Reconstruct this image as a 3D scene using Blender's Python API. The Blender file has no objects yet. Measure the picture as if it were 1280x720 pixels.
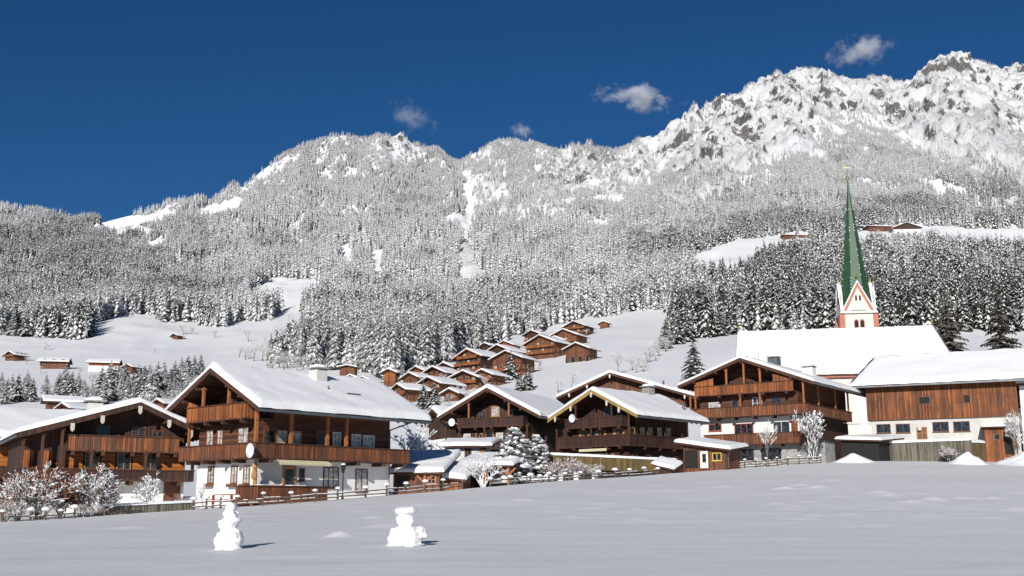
import bpy, math, random
import numpy as np
from mathutils import Matrix, Vector
random.seed(7); R = np.random.RandomState(11)
rad = math.radians
# ------------------------------------------------------------------ camera
F = 1370.0; PIT = math.atan(275 / F)          # focal length in photo pixels, upward tilt
SC = bpy.context.scene
COL = SC.collection
cd = bpy.data.cameras.new('camera'); cam = bpy.data.objects.new('camera', cd); COL.objects.link(cam)
cd.sensor_width = 36; cd.lens = 36 * F / 1280; cd.clip_start = .2; cd.clip_end = 30000
cam.location = (0, 0, 0); cam.rotation_euler = (math.pi / 2 + PIT, 0, 0)
SC.camera = cam
# ------------------------------------------------------------------ world, sun, exposure
SUN_EL, SUN_AZ = 23.0, 194.0                   # azimuth of the sun seen from the scene, clockwise from +Y
W = bpy.data.worlds.new('World'); SC.world = W; W.use_nodes = True
nt = W.node_tree; nt.nodes.clear()
wo = nt.nodes.new('ShaderNodeOutputWorld'); bg = nt.nodes.new('ShaderNodeBackground'); sky = nt.nodes.new('ShaderNodeTexSky')
sky.sky_type = 'NISHITA'; sky.sun_disc = False; sky.sun_elevation = rad(SUN_EL); sky.sun_rotation = rad(SUN_AZ)
sky.altitude = 2200; sky.air_density = 1.0; sky.dust_density = 0.1; sky.ozone_density = 6.5
bg.inputs[1].default_value = .056
hs = nt.nodes.new('ShaderNodeHueSaturation'); hs.inputs['Saturation'].default_value = 1.14; nt.links.new(sky.outputs[0], hs.inputs['Color']); nt.links.new(hs.outputs[0], bg.inputs[0]); nt.links.new(bg.outputs[0], wo.inputs[0])
sd = bpy.data.lights.new('sun', 'SUN'); sun = bpy.data.objects.new('sun', sd); COL.objects.link(sun)
sd.energy = 4.6; sd.angle = rad(.53); sd.color = (1, .965, .915)
_s = Vector((math.sin(rad(SUN_AZ)) * math.cos(rad(SUN_EL)), math.cos(rad(SUN_AZ)) * math.cos(rad(SUN_EL)), math.sin(rad(SUN_EL))))
sun.rotation_euler = _s.to_track_quat('Z', 'Y').to_euler()
SC.view_settings.view_transform = 'Standard'; SC.view_settings.look = 'None'; SC.view_settings.gamma = 1
SC.view_settings.exposure = 0.0; SC.view_settings.use_curve_mapping = False
SC.cycles.max_bounces = 5; SC.cycles.diffuse_bounces = 3; SC.cycles.volume_step_rate = 1; SC.cycles.transparent_max_bounces = 6; SC.cycles.volume_bounces = 4

# ------------------------------------------------------------------ measuring helpers
CP, SP = math.cos(PIT), math.sin(PIT)
def ray(x, y):
    u = (x - 640) / F; v = (360 - y) / F
    return (u, CP - v * SP, SP + v * CP)
def unp(x, y, Y):
    r = ray(x, y); t = Y / r[1]
    return Vector((r[0] * t, Y, r[2] * t))
class Frame:                                    # a building's own axes: x along its front, y inward
    def __init__(s, px, py, Y, phi, zb):
        o = unp(px, py, Y); a = rad(-phi); s.a = a; s.o = Vector((o.x, o.y, zb)); s.zb = zb
        s.ex = (math.cos(a), math.sin(a)); s.ey = (-math.sin(a), math.cos(a))
    def _l(s, t, r):
        d = (r[0] * t - s.o.x, r[1] * t - s.o.y)
        return d[0] * s.ex[0] + d[1] * s.ex[1], d[0] * s.ey[0] + d[1] * s.ey[1], r[2] * t - s.zb
    def g(s, px, py, y0=0):
        r = ray(px, py); t = (s.o.x * s.ey[0] + s.o.y * s.ey[1] + y0) / (r[0] * s.ey[0] + r[1] * s.ey[1])
        q = s._l(t, r); return q[0], q[2]
    def sd(s, px, py, x0):
        r = ray(px, py); t = (s.o.x * s.ex[0] + s.o.y * s.ex[1] + x0) / (r[0] * s.ex[0] + r[1] * s.ex[1])
        q = s._l(t, r); return q[1], q[2]
    def w(s, x, y, z=0):
        return Vector((s.o.x + x * s.ex[0] + y * s.ey[0], s.o.y + x * s.ex[1] + y * s.ey[1], s.zb + z))

# ------------------------------------------------------------------ noise
def _h(ix, iy, seed):
    n = (ix.astype(np.int64) * 374761393 + iy.astype(np.int64) * 668265263 + seed * 1442695041) & 0xffffffff
    n = ((n ^ (n >> 13)) * 1274126177) & 0xffffffff
    return ((n ^ (n >> 16)) & 0xffff) / 65535.0
def vnoise(x, y, seed=0):
    ix = np.floor(x); iy = np.floor(y); fx = x - ix; fy = y - iy
    fx = fx * fx * fx * (fx * (fx * 6 - 15) + 10); fy = fy * fy * fy * (fy * (fy * 6 - 15) + 10)
    a = _h(ix, iy, seed); b = _h(ix + 1, iy, seed); c = _h(ix, iy + 1, seed); d = _h(ix + 1, iy + 1, seed)
    return (a * (1 - fx) + b * fx) * (1 - fy) + (c * (1 - fx) + d * fx) * fy
def fbm(x, y, oct=4, seed=0, ridged=False):
    x = np.asarray(x, float); y = np.asarray(y, float); s = 0; a = .5; t = 0
    for i in range(oct):
        n = vnoise(x, y, seed + i * 17)
        if ridged: n = 1 - np.abs(2 * n - 1)
        s = s + a * n; t += a; a *= .5; x, y = x * 1.8 + y * .9, y * 1.8 - x * .9
    return s / t

# ------------------------------------------------------------------ materials
def newmat(name):
    m = bpy.data.materials.new(name); m.use_nodes = True; t = m.node_tree
    b = t.nodes['Principled BSDF']; return m, t, b
def N(t, k, **kw):
    n = t.nodes.new(k)
    for a, v in kw.items(): setattr(n, a, v)
    return n
def ramp(t, src, stops):
    r = N(t, 'ShaderNodeValToRGB'); e = r.color_ramp.elements
    while len(e) < len(stops): e.new(.5)
    for i, (p, c) in enumerate(stops): e[i].position = p; e[i].color = (*c, 1) if len(c) == 3 else c
    t.links.new(src, r.inputs[0]); return r.outputs[0]
def coords(t, scale=(1, 1, 1), kind='Object'):
    tc = N(t, 'ShaderNodeTexCoord'); mp = N(t, 'ShaderNodeMapping'); mp.inputs['Scale'].default_value = scale
    t.links.new(tc.outputs[kind], mp.inputs[0]); return mp.outputs[0]
def noise(t, vec, scale, detail=4, rough=.55):
    n = N(t, 'ShaderNodeTexNoise'); n.inputs['Scale'].default_value = scale; n.inputs['Detail'].default_value = detail
    n.inputs['Roughness'].default_value = rough; t.links.new(vec, n.inputs['Vector']); return n.outputs[0]
def mixc(t, f, a, b, mode='MIX'):
    n = N(t, 'ShaderNodeMix', data_type='RGBA', blend_type=mode)
    for s, v in ((n.inputs[0], f), (n.inputs[6], a), (n.inputs[7], b)):
        if hasattr(v, 'is_linked'): t.links.new(v, s)
        else: s.default_value = v if isinstance(v, (int, float)) else (*v, 1)
    return n.outputs[2]
def math_(t, op, a, b=0, c=0):
    n = N(t, 'ShaderNodeMath', operation=op)
    for s, v in zip(n.inputs, (a, b, c)):
        if hasattr(v, 'is_linked'): t.links.new(v, s)
        else: s.default_value = v
    return n.outputs[0]
def bump(t, b, h, strength, dist):
    n = N(t, 'ShaderNodeBump'); n.inputs['Strength'].default_value = strength; n.inputs['Distance'].default_value = dist
    t.links.new(h, n.inputs['Height']); t.links.new(n.outputs[0], b.inputs['Normal'])
def plain(name, c, rough=.7, var=.25, scale=3, metal=0, bmp=0):
    m, t, b = newmat(name); v = coords(t); n = noise(t, v, scale, 5)
    col = ramp(t, n, [(.25, tuple(x * (1 - var) for x in c)), (.75, tuple(min(1, x * (1 + var)) for x in c))])
    t.links.new(col, b.inputs['Base Color']); b.inputs['Roughness'].default_value = rough; b.inputs['Metallic'].default_value = metal
    if bmp: bump(t, b, noise(t, v, scale * 6, 4), .6, bmp)
    return m
def boards(name, light, dark, width=.14, vertical=True, rough=.75, grey=None):
    """timber boarding: a tone per board, streaky grain, weather stains"""
    m, t, b = newmat(name); tc = N(t, 'ShaderNodeTexCoord'); sp = N(t, 'ShaderNodeSeparateXYZ'); t.links.new(tc.outputs['Object'], sp.inputs[0])
    along = math_(t, 'ADD', sp.outputs[0], math_(t, 'MULTIPLY', sp.outputs[1], 1.013)) if vertical else sp.outputs[2]
    q = math_(t, 'DIVIDE', along, width); fl = math_(t, 'FLOOR', q); fr = math_(t, 'SUBTRACT', q, fl)
    wn = N(t, 'ShaderNodeTexWhiteNoise', noise_dimensions='1D'); t.links.new(fl, wn.inputs['W'])
    g = noise(t, coords(t, (9, 9, .8) if vertical else (.9, .9, 14)), 1.6, 5, .65)
    st = noise(t, coords(t, (.35, .35, .5)), 1.0, 4, .6)
    f = math_(t, 'ADD', math_(t, 'MULTIPLY', wn.outputs[0], .45), math_(t, 'MULTIPLY', g, .75))
    f = math_(t, 'ADD', f, math_(t, 'MULTIPLY', math_(t, 'SUBTRACT', st, .5), .7))
    col = ramp(t, f, [(.30, dark), (.62, tuple(a * .42 + b_ * .58 for a, b_ in zip(light, dark))), (.92, light)])
    if grey:
        gm = ramp(t, noise(t, coords(t, (4.5, 4.5, .3)), 1.3, 6), [(.46, (0, 0, 0)), (.60, (.9, .9, .9))])
        col = mixc(t, gm, col, grey)
    gap = math_(t, 'GREATER_THAN', math_(t, 'ABSOLUTE', math_(t, 'SUBTRACT', fr, .5)), .43)
    col = mixc(t, math_(t, 'MULTIPLY', gap, .75), col, tuple(x * .25 for x in dark))
    t.links.new(col, b.inputs['Base Color']); b.inputs['Roughness'].default_value = rough
    h = math_(t, 'SUBTRACT', math_(t, 'MULTIPLY', g, .3), gap); bump(t, b, h, .5, .015)
    return m
def snowmat(name, c=(.87, .865, .86), s1=.35, s2=9, d=.05, patches=False):
    m, t, b = newmat(name); v = coords(t); b.inputs['Roughness'].default_value = .55
    b.inputs['Specular IOR Level'].default_value = .25
    n1 = noise(t, v, s1, 5); n2 = noise(t, v, s2, 4)
    t.links.new(ramp(t, n1, [(.3, tuple(x * .965 for x in c)), (.7, c)]), b.inputs['Base Color'])
    h = math_(t, 'ADD', n1, math_(t, 'MULTIPLY', n2, .12)); bump(t, b, h, .35, d)
    return m
MT = {}
MT['snow'] = snowmat('fresh_snow', d=.12, s1=1.2, s2=12)
MT['plaster'] = plain('white_lime_plaster', (.80, .785, .745), .9, .05, 1.5, bmp=.01)
MT['pplaster'] = plain('pale_cream_plaster', (.78, .70, .62), .9, .06, 1.5, bmp=.01)
MT['gplaster'] = plain('rough_grey_render', (.60, .585, .545), .95, .16, 1.1, bmp=.03)
MT['stone'] = plain('grey_stone', (.33, .32, .30), .95, .4, 1.8, bmp=.05)
MT['pink'] = plain('terracotta_pink_plaster', (.52, .20, .13), .9, .1, 2)
MT['conc'] = plain('stained_concrete', (.25, .245, .22), .95, .45, 1.2, bmp=.02)
MT['orange'] = boards('orange_larch_boards', (.46, .150, .036), (.11, .032, .010), .15)
MT['brown'] = boards('brown_weathered_boards', (.27, .095, .034), (.062, .022, .011), .15)
MT['dark'] = boards('dark_aged_boards', (.10, .038, .018), (.022, .011, .007), .16)
MT['darklog'] = boards('dark_squared_logs', (.10, .036, .017), (.026, .012, .008), .22, False)
MT['log'] = boards('brown_squared_logs', (.20, .07, .026), (.05, .018, .010), .22, False)
MT['amber'] = boards('amber_varnished_logs', (.58, .20, .032), (.32, .095, .016), .30, False, .55)
MT['rail'] = boards('railing_boards', (.45, .140, .038), (.070, .022, .009), .13, grey=(.10, .055, .038))
MT['raildark'] = boards('dark_railing_boards', (.095, .032, .018), (.024, .011, .008), .14)
MT['barn'] = boards('barn_boards', (.47, .145, .030), (.050, .016, .007), .13, grey=(.11, .045, .020))
MT['ochre'] = boards('ochre_fence_boards', (.27, .16, .045), (.075, .050, .018), .16, grey=(.10, .085, .03))
MT['ochreboard'] = plain('ochre_verge_board', (.34, .22, .07), .7, .25, 2)
MT['greywood'] = boards('grey_weathered_boards', (.21, .185, .15), (.055, .048, .040), .19, grey=(.23, .20, .13))
MT['fence'] = plain('weathered_fence_wood', (.12, .095, .075), .9, .4, 4)
MT['beam'] = plain('dark_beam', (.075, .030, .015), .8, .35, 3)
MT['beamo'] = plain('orange_beam', (.33, .115, .032), .7, .3, 3)
MT['tip'] = plain('pale_beam_end', (.55, .50, .42), .8, .1, 3)
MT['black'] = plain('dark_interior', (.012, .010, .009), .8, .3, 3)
MT['metal'] = plain('grey_sheet_metal', (.16, .17, .18), .45, .2, 2, .6)
MT['frame'] = plain('brown_window_frame', (.16, .06, .028), .6, .2, 4)
MT['frameo'] = plain('light_window_frame', (.42, .22, .08), .6, .15, 4)
MT['framew'] = plain('white_window_frame', (.72, .70, .66), .6, .06, 4)
MT['framer'] = plain('red_window_frame', (.34, .085, .05), .6, .15, 4)
MT['yellow'] = plain('yellow_window_frame', (.62, .42, .09), .6, .15, 4)
MT['bark'] = plain('grey_brown_bark', (.085, .065, .052), .95, .4, 6)
MT['gold'] = plain('gilded_metal', (.85, .58, .16), .3, .1, 3, .9)
MT['dish'] = plain('white_painted_metal', (.72, .72, .72), .5, .05, 3)
MT['awn'] = plain('cream_fabric', (.66, .60, .38), .9, .1, 3)
MT['awnr'] = plain('red_brown_fabric', (.25, .07, .04), .9, .1, 3)
MT['rust'] = plain('rust_red_painted_wood', (.30, .085, .035), .75, .3, 2.5)
MT['hedge'] = plain('brown_beech_leaves', (.20, .062, .018), .9, .45, 5)
MT['lamp'] = plain('dark_lamp_metal', (.04, .04, .04), .5, .2, 3, .5)
def glass(name, base, mixv):
    m, t, b = newmat(name); v = coords(t, (1.7, 1.7, 2.3)); n = noise(t, v, 1.5, 3)
    t.links.new(ramp(t, n, [(.42, base), (.58, mixv)]), b.inputs['Base Color'])
    b.inputs['Roughness'].default_value = .12; b.inputs['Coat Weight'].default_value = .3; return m
MT['glass'] = glass('dark_window_glass', (.010, .012, .016), (.045, .050, .060))
MT['curtain'] = glass('curtained_window_glass', (.30, .28, .26), (.60, .58, .54))
def greenroof():
    m, t, b = newmat('green_copper_shingles'); v = coords(t)
    br = N(t, 'ShaderNodeTexBrick'); br.inputs['Scale'].default_value = 1; br.inputs['Brick Width'].default_value = .5
    br.inputs['Row Height'].default_value = .35; br.inputs['Mortar Size'].default_value = .02
    br.inputs['Color1'].default_value = (.036, .098, .044, 1); br.inputs['Color2'].default_value = (.024, .068, .032, 1); br.inputs['Mortar'].default_value = (.012, .05, .025, 1)
    tc = N(t, 'ShaderNodeTexCoord'); sp = N(t, 'ShaderNodeSeparateXYZ'); cb = N(t, 'ShaderNodeCombineXYZ')
    t.links.new(tc.outputs['Object'], sp.inputs[0]); t.links.new(math_(t, 'ADD', sp.outputs[0], sp.outputs[1]), cb.inputs[0]); t.links.new(sp.outputs[2], cb.inputs[1])
    t.links.new(cb.outputs[0], br.inputs['Vector'])
    t.links.new(mixc(t, .5, br.outputs[0], ramp(t, noise(t, v, .8, 5), [(.3, (.024, .068, .031)), (.7, (.046, .108, .052))])), b.inputs['Base Color'])
    b.inputs['Roughness'].default_value = .45; return m
MT['green'] = greenroof()

# ------------------------------------------------------------------ mesh helpers
class M:
    def __init__(s): s.v = []; s.f = []; s.m = []
    def quad(s, a, b, c, d, m=0):
        n = len(s.v); s.v += [tuple(a), tuple(b), tuple(c), tuple(d)]; s.f.append((n, n + 1, n + 2, n + 3)); s.m.append(m)
    def tri(s, a, b, c, m=0):
        n = len(s.v); s.v += [tuple(a), tuple(b), tuple(c)]; s.f.append((n, n + 1, n + 2)); s.m.append(m)
    def box(s, x0, x1, y0, y1, z0, z1, m=0, tf=None):
        n = len(s.v)
        P = [(x0, y0, z0), (x1, y0, z0), (x1, y1, z0), (x0, y1, z0), (x0, y0, z1), (x1, y0, z1), (x1, y1, z1), (x0, y1, z1)]
        if tf: P = [tf(*p) for p in P]
        s.v += P
        for f in ((3, 2, 1, 0), (4, 5, 6, 7), (0, 1, 5, 4), (1, 2, 6, 5), (2, 3, 7, 6), (3, 0, 4, 7)):
            s.f.append(tuple(n + i for i in f)); s.m.append(m)
    def prism(s, poly, y0, y1, m=0):            # poly in (x, z), counter-clockwise seen from the front
        n = len(s.v); k = len(poly)
        s.v += [(x, y0, z) for x, z in poly] + [(x, y1, z) for x, z in poly]
        s.f.append(tuple(range(n, n + k))); s.m.append(m); s.f.append(tuple(range(n + 2 * k - 1, n + k - 1, -1))); s.m.append(m)
        for i in range(k):
            j = (i + 1) % k; s.f.append((n + j, n + i, n + k + i, n + k + j)); s.m.append(m)
    def tube(s, a, b, r0, r1=None, k=6, m=0, cap=True):
        r1 = r0 if r1 is None else r1
        a = np.array(a, float); b = np.array(b, float); d = b - a; l = np.linalg.norm(d)
        if l < 1e-6: return
        d /= l; u = np.cross(d, (0, 0, 1) if abs(d[2]) < .9 else (1, 0, 0)); u /= np.linalg.norm(u); w = np.cross(d, u)
        n = len(s.v)
        for p, r in ((a, r0), (b, r1)):
            for i in range(k):
                t = 2 * math.pi * i / k; s.v.append(tuple(p + r * (math.cos(t) * u + math.sin(t) * w)))
        for i in range(k):
            j = (i + 1) % k; s.f.append((n + i, n + j, n + k + j, n + k + i)); s.m.append(m)
        if cap: s.f.append(tuple(n + i for i in range(k - 1, -1, -1))); s.m.append(m); s.f.append(tuple(n + k + i for i in range(k))); s.m.append(m)
    def blob(s, c, r, m=0, nu=8, nv=5, seed=0, rough=.15, flat=False):
        """a lumpy ellipsoid (r = three radii)"""
        rs = random.Random(seed); n = len(s.v); rings = []
        for i in range(nv + 1):
            th = math.pi * i / nv
            if i in (0, nv): rings.append([len(s.v)]); s.v.append((c[0], c[1], c[2] + r[2] * math.cos(th))); continue
            row = []
            for j in range(nu):
                ph = 2 * math.pi * j / nu; q = 1 + rough * (rs.random() - .5) * 2
                z = math.cos(th) * r[2] * q
                if flat and z < 0: z *= .3
                row.append(len(s.v)); s.v.append((c[0] + math.sin(th) * math.cos(ph) * r[0] * q, c[1] + math.sin(th) * math.sin(ph) * r[1] * q, c[2] + z))
            rings.append(row)
        for i in range(nv):
            A, B = rings[i], rings[i + 1]
            for j in range(nu):
                k = (j + 1) % nu
                if len(A) == 1: s.f.append((A[0], B[j], B[k]))
                elif len(B) == 1: s.f.append((A[j], B[0], A[k]))
                else: s.f.append((A[j], B[j], B[k], A[k]))
                s.m.append(m)
    def mesh(s, name, mats, smooth=False):
        me = bpy.data.meshes.new(name); me.from_pydata(s.v, [], s.f)
        for x in mats: me.materials.append(MT[x] if isinstance(x, str) else x)
        me.polygons.foreach_set('material_index', s.m)
        if smooth: me.polygons.foreach_set('use_smooth', [True] * len(s.f))
        me.update(); return me
    def build(s, name, mats, parent=None, smooth=False):
        if not isinstance(mats, (list, tuple)): mats = [mats]
        o = bpy.data.objects.new(name, s.mesh(name, mats, smooth)); COL.objects.link(o)
        if parent: o.parent = parent
        return o
def tag(o, label=None, cat=None, group=None, kind=None):
    if label: o['label'] = label
    if cat: o['category'] = cat
    if group: o['group'] = group
    if kind: o['kind'] = kind
    return o
def empty(name, loc, rz=0):
    o = bpy.data.objects.new(name, None); COL.objects.link(o); o.location = loc; o.rotation_euler = (0, 0, rz); o.empty_display_size = .5
    return o
def link(name, mesh, parent=None, loc=None, rz=0, sc=None):
    o = bpy.data.objects.new(name, mesh); COL.objects.link(o)
    if parent: o.parent = parent
    if loc is not None: o.location = loc
    if rz: o.rotation_euler = (0, 0, rz)
    if sc: o.scale = (sc, sc, sc) if isinstance(sc, (int, float)) else sc
    return o

# ------------------------------------------------------------------ terrain
# each row: distance Y and picture height at a number of columns, turned into real positions
XC = [-260, -100, 0, 60, 130, 250, 330, 400, 490, 560, 640, 700, 770, 850, 950, 1020, 1100, 1200, 1280, 1400, 1560]
CREST_Y = [56, 58, 60, 61, 63, 67, 68, 70, 74, 78, 84, 89, 93, 98, 104, 107, 110, 110, 110, 110, 110]
CREST_P = [664, 658, 652, 650, 645, 637, 632, 627, 619, 613, 606, 601, 597, 591, 584, 579, 576, 577, 578, 578, 578]
UG = np.linspace(-.74, .74, 760)
def row(xs, ys, Ys):
    p = [unp(x, y, Y) for x, y, Y in zip(xs, ys, Ys)]
    u = np.array([q.x / q.y for q in p]); z = np.array([q.z for q in p]); Y = np.array([q.y for q in p])
    return np.interp(UG, u, np.log(Y)), np.interp(UG, u, z)
def const(Y, pts):
    xs = [p[0] for p in pts]; return row([-260] + xs + [1560], [pts[0][1]] + [p[1] for p in pts] + [pts[-1][1]], [Y] * (len(pts) + 2))
ROWS = [row(XC, CREST_P, CREST_Y)]
lc, zc = ROWS[0]
ROWS.append((lc + .22, zc + .25))
ROWS.append(const(172, [(0, 600), (200, 598), (480, 590), (640, 580), (800, 572), (1000, 565), (1280, 560)]))
ROWS.append(const(235, [(0, 536), (120, 530), (300, 530), (480, 532), (600, 520), (700, 515), (800, 505), (900, 500), (1050, 500), (1280, 500)]))
ROWS.append(const(330, [(0, 494), (120, 492), (300, 494), (440, 494), (520, 492), (580, 482), (650, 473), (720, 464), (790, 462), (850, 452), (920, 440), (1050, 450), (1280, 450)]))
ROWS.append(const(450, [(0, 470), (120, 470), (300, 474), (430, 474), (520, 464), (580, 456), (650, 448), (710, 436), (770, 428), (830, 430), (920, 425), (1050, 430), (1280, 430)]))
ROWS.append(const(620, [(0, 437), (130, 434), (250, 436), (330, 430), (430, 440), (520, 436), (580, 428), (650, 420), (700, 414), (750, 406), (830, 392), (900, 402), (1000, 395), (1150, 385), (1280, 385)]))
ROWS.append(const(850, [(0, 402), (60, 408), (130, 395), (190, 392), (250, 404), (330, 398), (400, 392), (500, 395), (600, 385), (700, 372), (770, 362), (830, 352), (870, 340), (950, 325), (1050, 318), (1150, 312), (1280, 315)]))
ROWS.append(const(1020, [(0, 378), (130, 372), (250, 380), (330, 366), (400, 362), (500, 368), (600, 358), (700, 345), (800, 322), (870, 315), (950, 296), (1050, 289), (1150, 284), (1280, 285)]))
ROWS.append(const(1400, [(0, 325), (130, 322), (250, 330), (330, 315), (400, 310), (500, 312), (600, 305), (700, 295), (800, 270), (900, 262), (1000, 255), (1150, 248), (1280, 262)]))
SKY = [(-260, 250), (-100, 262), (0, 267), (50, 268), (100, 274), (130, 278), (160, 270), (200, 265), (240, 262), (270, 255), (290, 250), (300, 238), (330, 212), (360, 192), (400, 179), (430, 180), (450, 186), (470, 176), (500, 182), (530, 191), (560, 203), (573, 209), (590, 196), (610, 182), (640, 179), (670, 186), (700, 190), (730, 189), (760, 187), (790, 187), (810, 179), (830, 173), (845, 166), (855, 153), (880, 142), (900, 136), (925, 126), (950, 110), (975, 100), (1000, 90), (1030, 94), (1060, 99), (1085, 101), (1110, 104), (1130, 106), (1150, 102), (1165, 84), (1185, 71), (1210, 75), (1240, 83), (1260, 88), (1280, 93), (1350, 112), (1560, 150)]
def skyY(x): return float(np.interp(x, [-260, 0, 130, 300, 420, 600, 800, 900, 1150, 1560], [1950, 1950, 1900, 2100, 2300, 2450, 2500, 2750, 3000, 3000]))
mid = [(x, y * .55 + .45 * float(np.interp(x, [0, 130, 250, 330, 500, 700, 800, 900, 1000, 1150, 1280], [325, 322, 330, 315, 312, 295, 270, 262, 255, 248, 262]))) for x, y in SKY]
sx = [p[0] for p in SKY]
ROWS.append(row(sx, [p[1] for p in mid], [1400 + .5 * (skyY(x) - 1400) for x in sx]))
ROWS.append(row(sx, [p[1] for p in SKY], [skyY(x) for x in sx]))
ls, zs = ROWS[-1]
ROWS.append((ls + .05, zs - 60)); ROWS.append((ls + .35, zs * .55))
SUB = [5, 8, 8, 14, 14, 18, 26, 16, 46, 60, 110, 8, 6]
def smu(a, n):
    k = np.hanning(2 * n + 1); k /= k.sum(); return np.convolve(np.pad(a, n, 'edge'), k, 'valid')
ROWS = [(smu(a, 5 if i == len(ROWS) - 3 else 22), smu(b, 2 if i >= len(ROWS) - 3 else 22)) for i, (a, b) in enumerate(ROWS)]
LY, LZ, RID = [], [], []
for k in range(len(ROWS) - 1):
    for i in range(SUB[k]):
        f = i / SUB[k]; a = 1 - f
        Yk = np.exp(ROWS[k][0] * a + ROWS[k + 1][0] * f); Y0, Y1 = np.exp(ROWS[k][0]), np.exp(ROWS[k + 1][0])
        e0, e1 = ROWS[k][1] / Y0, ROWS[k + 1][1] / Y1
        LY.append(Yk); LZ.append((e0 * a + e1 * f) * Yk); RID.append(k + f)
LY.append(np.exp(ROWS[-1][0])); LZ.append(ROWS[-1][1]); RID.append(len(ROWS) - 1)
LY = np.array(LY); LZ = np.array(LZ); RID = np.array(RID)
def smooth_rows(A, n, keep):
    B = A.copy()
    for _ in range(n):
        C = B.copy(); C[1:-1] = (B[:-2] + 2 * B[1:-1] + B[2:]) / 4; C[keep] = A[keep]; B = C
    return B
iS = int(np.where(RID == len(ROWS) - 3)[0][0])          # skyline row
keep = [0, 1, 2, 3, 4, 5, iS, iS + 1]
EL = smooth_rows(LZ / LY, 14, keep); LZ = EL * LY
GX = UG[None, :] * LY; GY = LY.copy()
amp = np.interp(LY, [300, 600, 1000, 1600, 2400], [0, 2.5, 9, 20, 30])
n1 = fbm(GX / 260, GY / 300, 5, 3, True) - .5; n2 = fbm(GX / 60, GY / 80, 4, 9, True) - .5; n3 = fbm(GX / 17, GY / 26, 3, 21) - .5
U2 = np.repeat(UG[None, :], len(LY), 0)
px_ = 640 + F * GX / (GY * CP + LZ * SP); py_ = 360 - F * (-GY * SP + LZ * CP) / (GY * CP + LZ * SP)
def ipl(x, pts): return np.interp(x, [p[0] for p in pts], [p[1] for p in pts])
# the bare crags of the high right-hand peaks and the crags in the middle
HI = [(780, 150), (800, 182), (830, 212), (870, 246), (905, 264), (925, 236), (960, 214), (1000, 192), (1040, 150), (1100, 168), (1150, 192), (1200, 216), (1240, 234), (1280, 244), (1560, 250)]
hi = np.clip((ipl(px_, HI) - py_) / 14, 0, 1) * (px_ > 775)
def ell(x, y, cx, cy, rx, ry, rot=0):
    c, s = math.cos(rad(rot)), math.sin(rad(rot)); dx = x - cx; dy = y - cy
    return np.clip(1.6 - 1.2 * np.sqrt(((dx * c + dy * s) / rx) ** 2 + ((-dx * s + dy * c) / ry) ** 2), 0, 1)
CRAG = [(600, 190, 16, 16, 0), (612, 232, 26, 12, 20), (690, 250, 30, 32, 0), (720, 215, 36, 26, 0), (500, 190, 34, 14, 0), (640, 262, 26, 12, 0), (770, 230, 28, 30, 0), (990, 175, 46, 26, 15), (592, 322, 20, 34, 10), (850, 255, 30, 22, 0), (720, 290, 16, 12, 0), (800, 205, 30, 18, 0)]
crag = np.zeros_like(px_)
for e in CRAG: crag = np.maximum(crag, ell(px_, py_, *e))
rocky = np.maximum(hi, crag * .95)
top = np.clip((iS - np.arange(len(LY))) / 16, .04, 1)[:, None]
n4 = fbm(U2 * 21 + 3 + GY / 2500, GY / 900, 2, 101, True) - .62      # ribs and gullies running down the slope
gul = np.clip((LY - 1000) / 500, 0, 1)
LZ = LZ + amp * (n1 * 2.4 * top + n4 * 2.0 * gul * np.clip((iS - np.arange(len(LY))) / 40, 0, 1)[:, None] + n2 * (.8 + 1.9 * rocky) * (.15 + .85 * top) + n3 * (.10 + .6 * rocky) * (.3 + .7 * top)) * np.where(np.arange(len(LY)) > iS, .3, 1)[:, None]
GX = GX + amp * rocky * top * (fbm(GX / 34, LZ / 34, 3, 40) - .5) * .7
LZ += np.where(LY > 150, (fbm(GX / 30, GY / 30, 3, 55) - .5) * np.clip((LY - 150) / 300, 0, 1) * 1.6, 0)
def project(X, Y, Z):
    fz = Y * CP + Z * SP
    return 640 + F * X / fz, 360 - F * (-Y * SP + Z * CP) / fz
PX, PY = project(GX, GY, LZ)
def ground(X, Y):
    """ground height at a place in the world"""
    u = X / max(Y, 1e-3); Yc = float(np.interp(u, UG, LY[0]))
    if Y <= Yc: return field_z(X, Y)
    j = int(np.clip(np.searchsorted(UG, u), 1, len(UG) - 1)); f = (u - UG[j - 1]) / (UG[j] - UG[j - 1])
    f = min(max(f, 0), 1)
    return (1 - f) * float(np.interp(Y, LY[:, j - 1], LZ[:, j - 1])) + f * float(np.interp(Y, LY[:, j], LZ[:, j]))
def field_z(X, Y):
    X = np.asarray(X, float); Y = np.asarray(Y, float)
    u = np.clip(X / np.maximum(Y, 4), -.74, .74); Yc = np.interp(u, UG, LY[0]); z = np.interp(u, UG, LZ[0])
    # near the eye the columns fan together: fade to a straight section taken at 30 m
    t = np.clip(Y / Yc, 0, 1)
    z = -1.6 + (z + 1.6) * t * t
    w = np.clip((Y) / 22, 0, 1); return z * w + (-1.6) * (1 - w)
def hit(px, py):
    """the visible ground point under a spot of the picture"""
    m = (PX - px) ** 2 + (PY - py) ** 2; m[iS + 1:] = 1e9
    i, j = np.unravel_index(np.argmin(m), m.shape)
    return Vector((float(GX[i, j]), float(GY[i, j]), float(LZ[i, j])))

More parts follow.
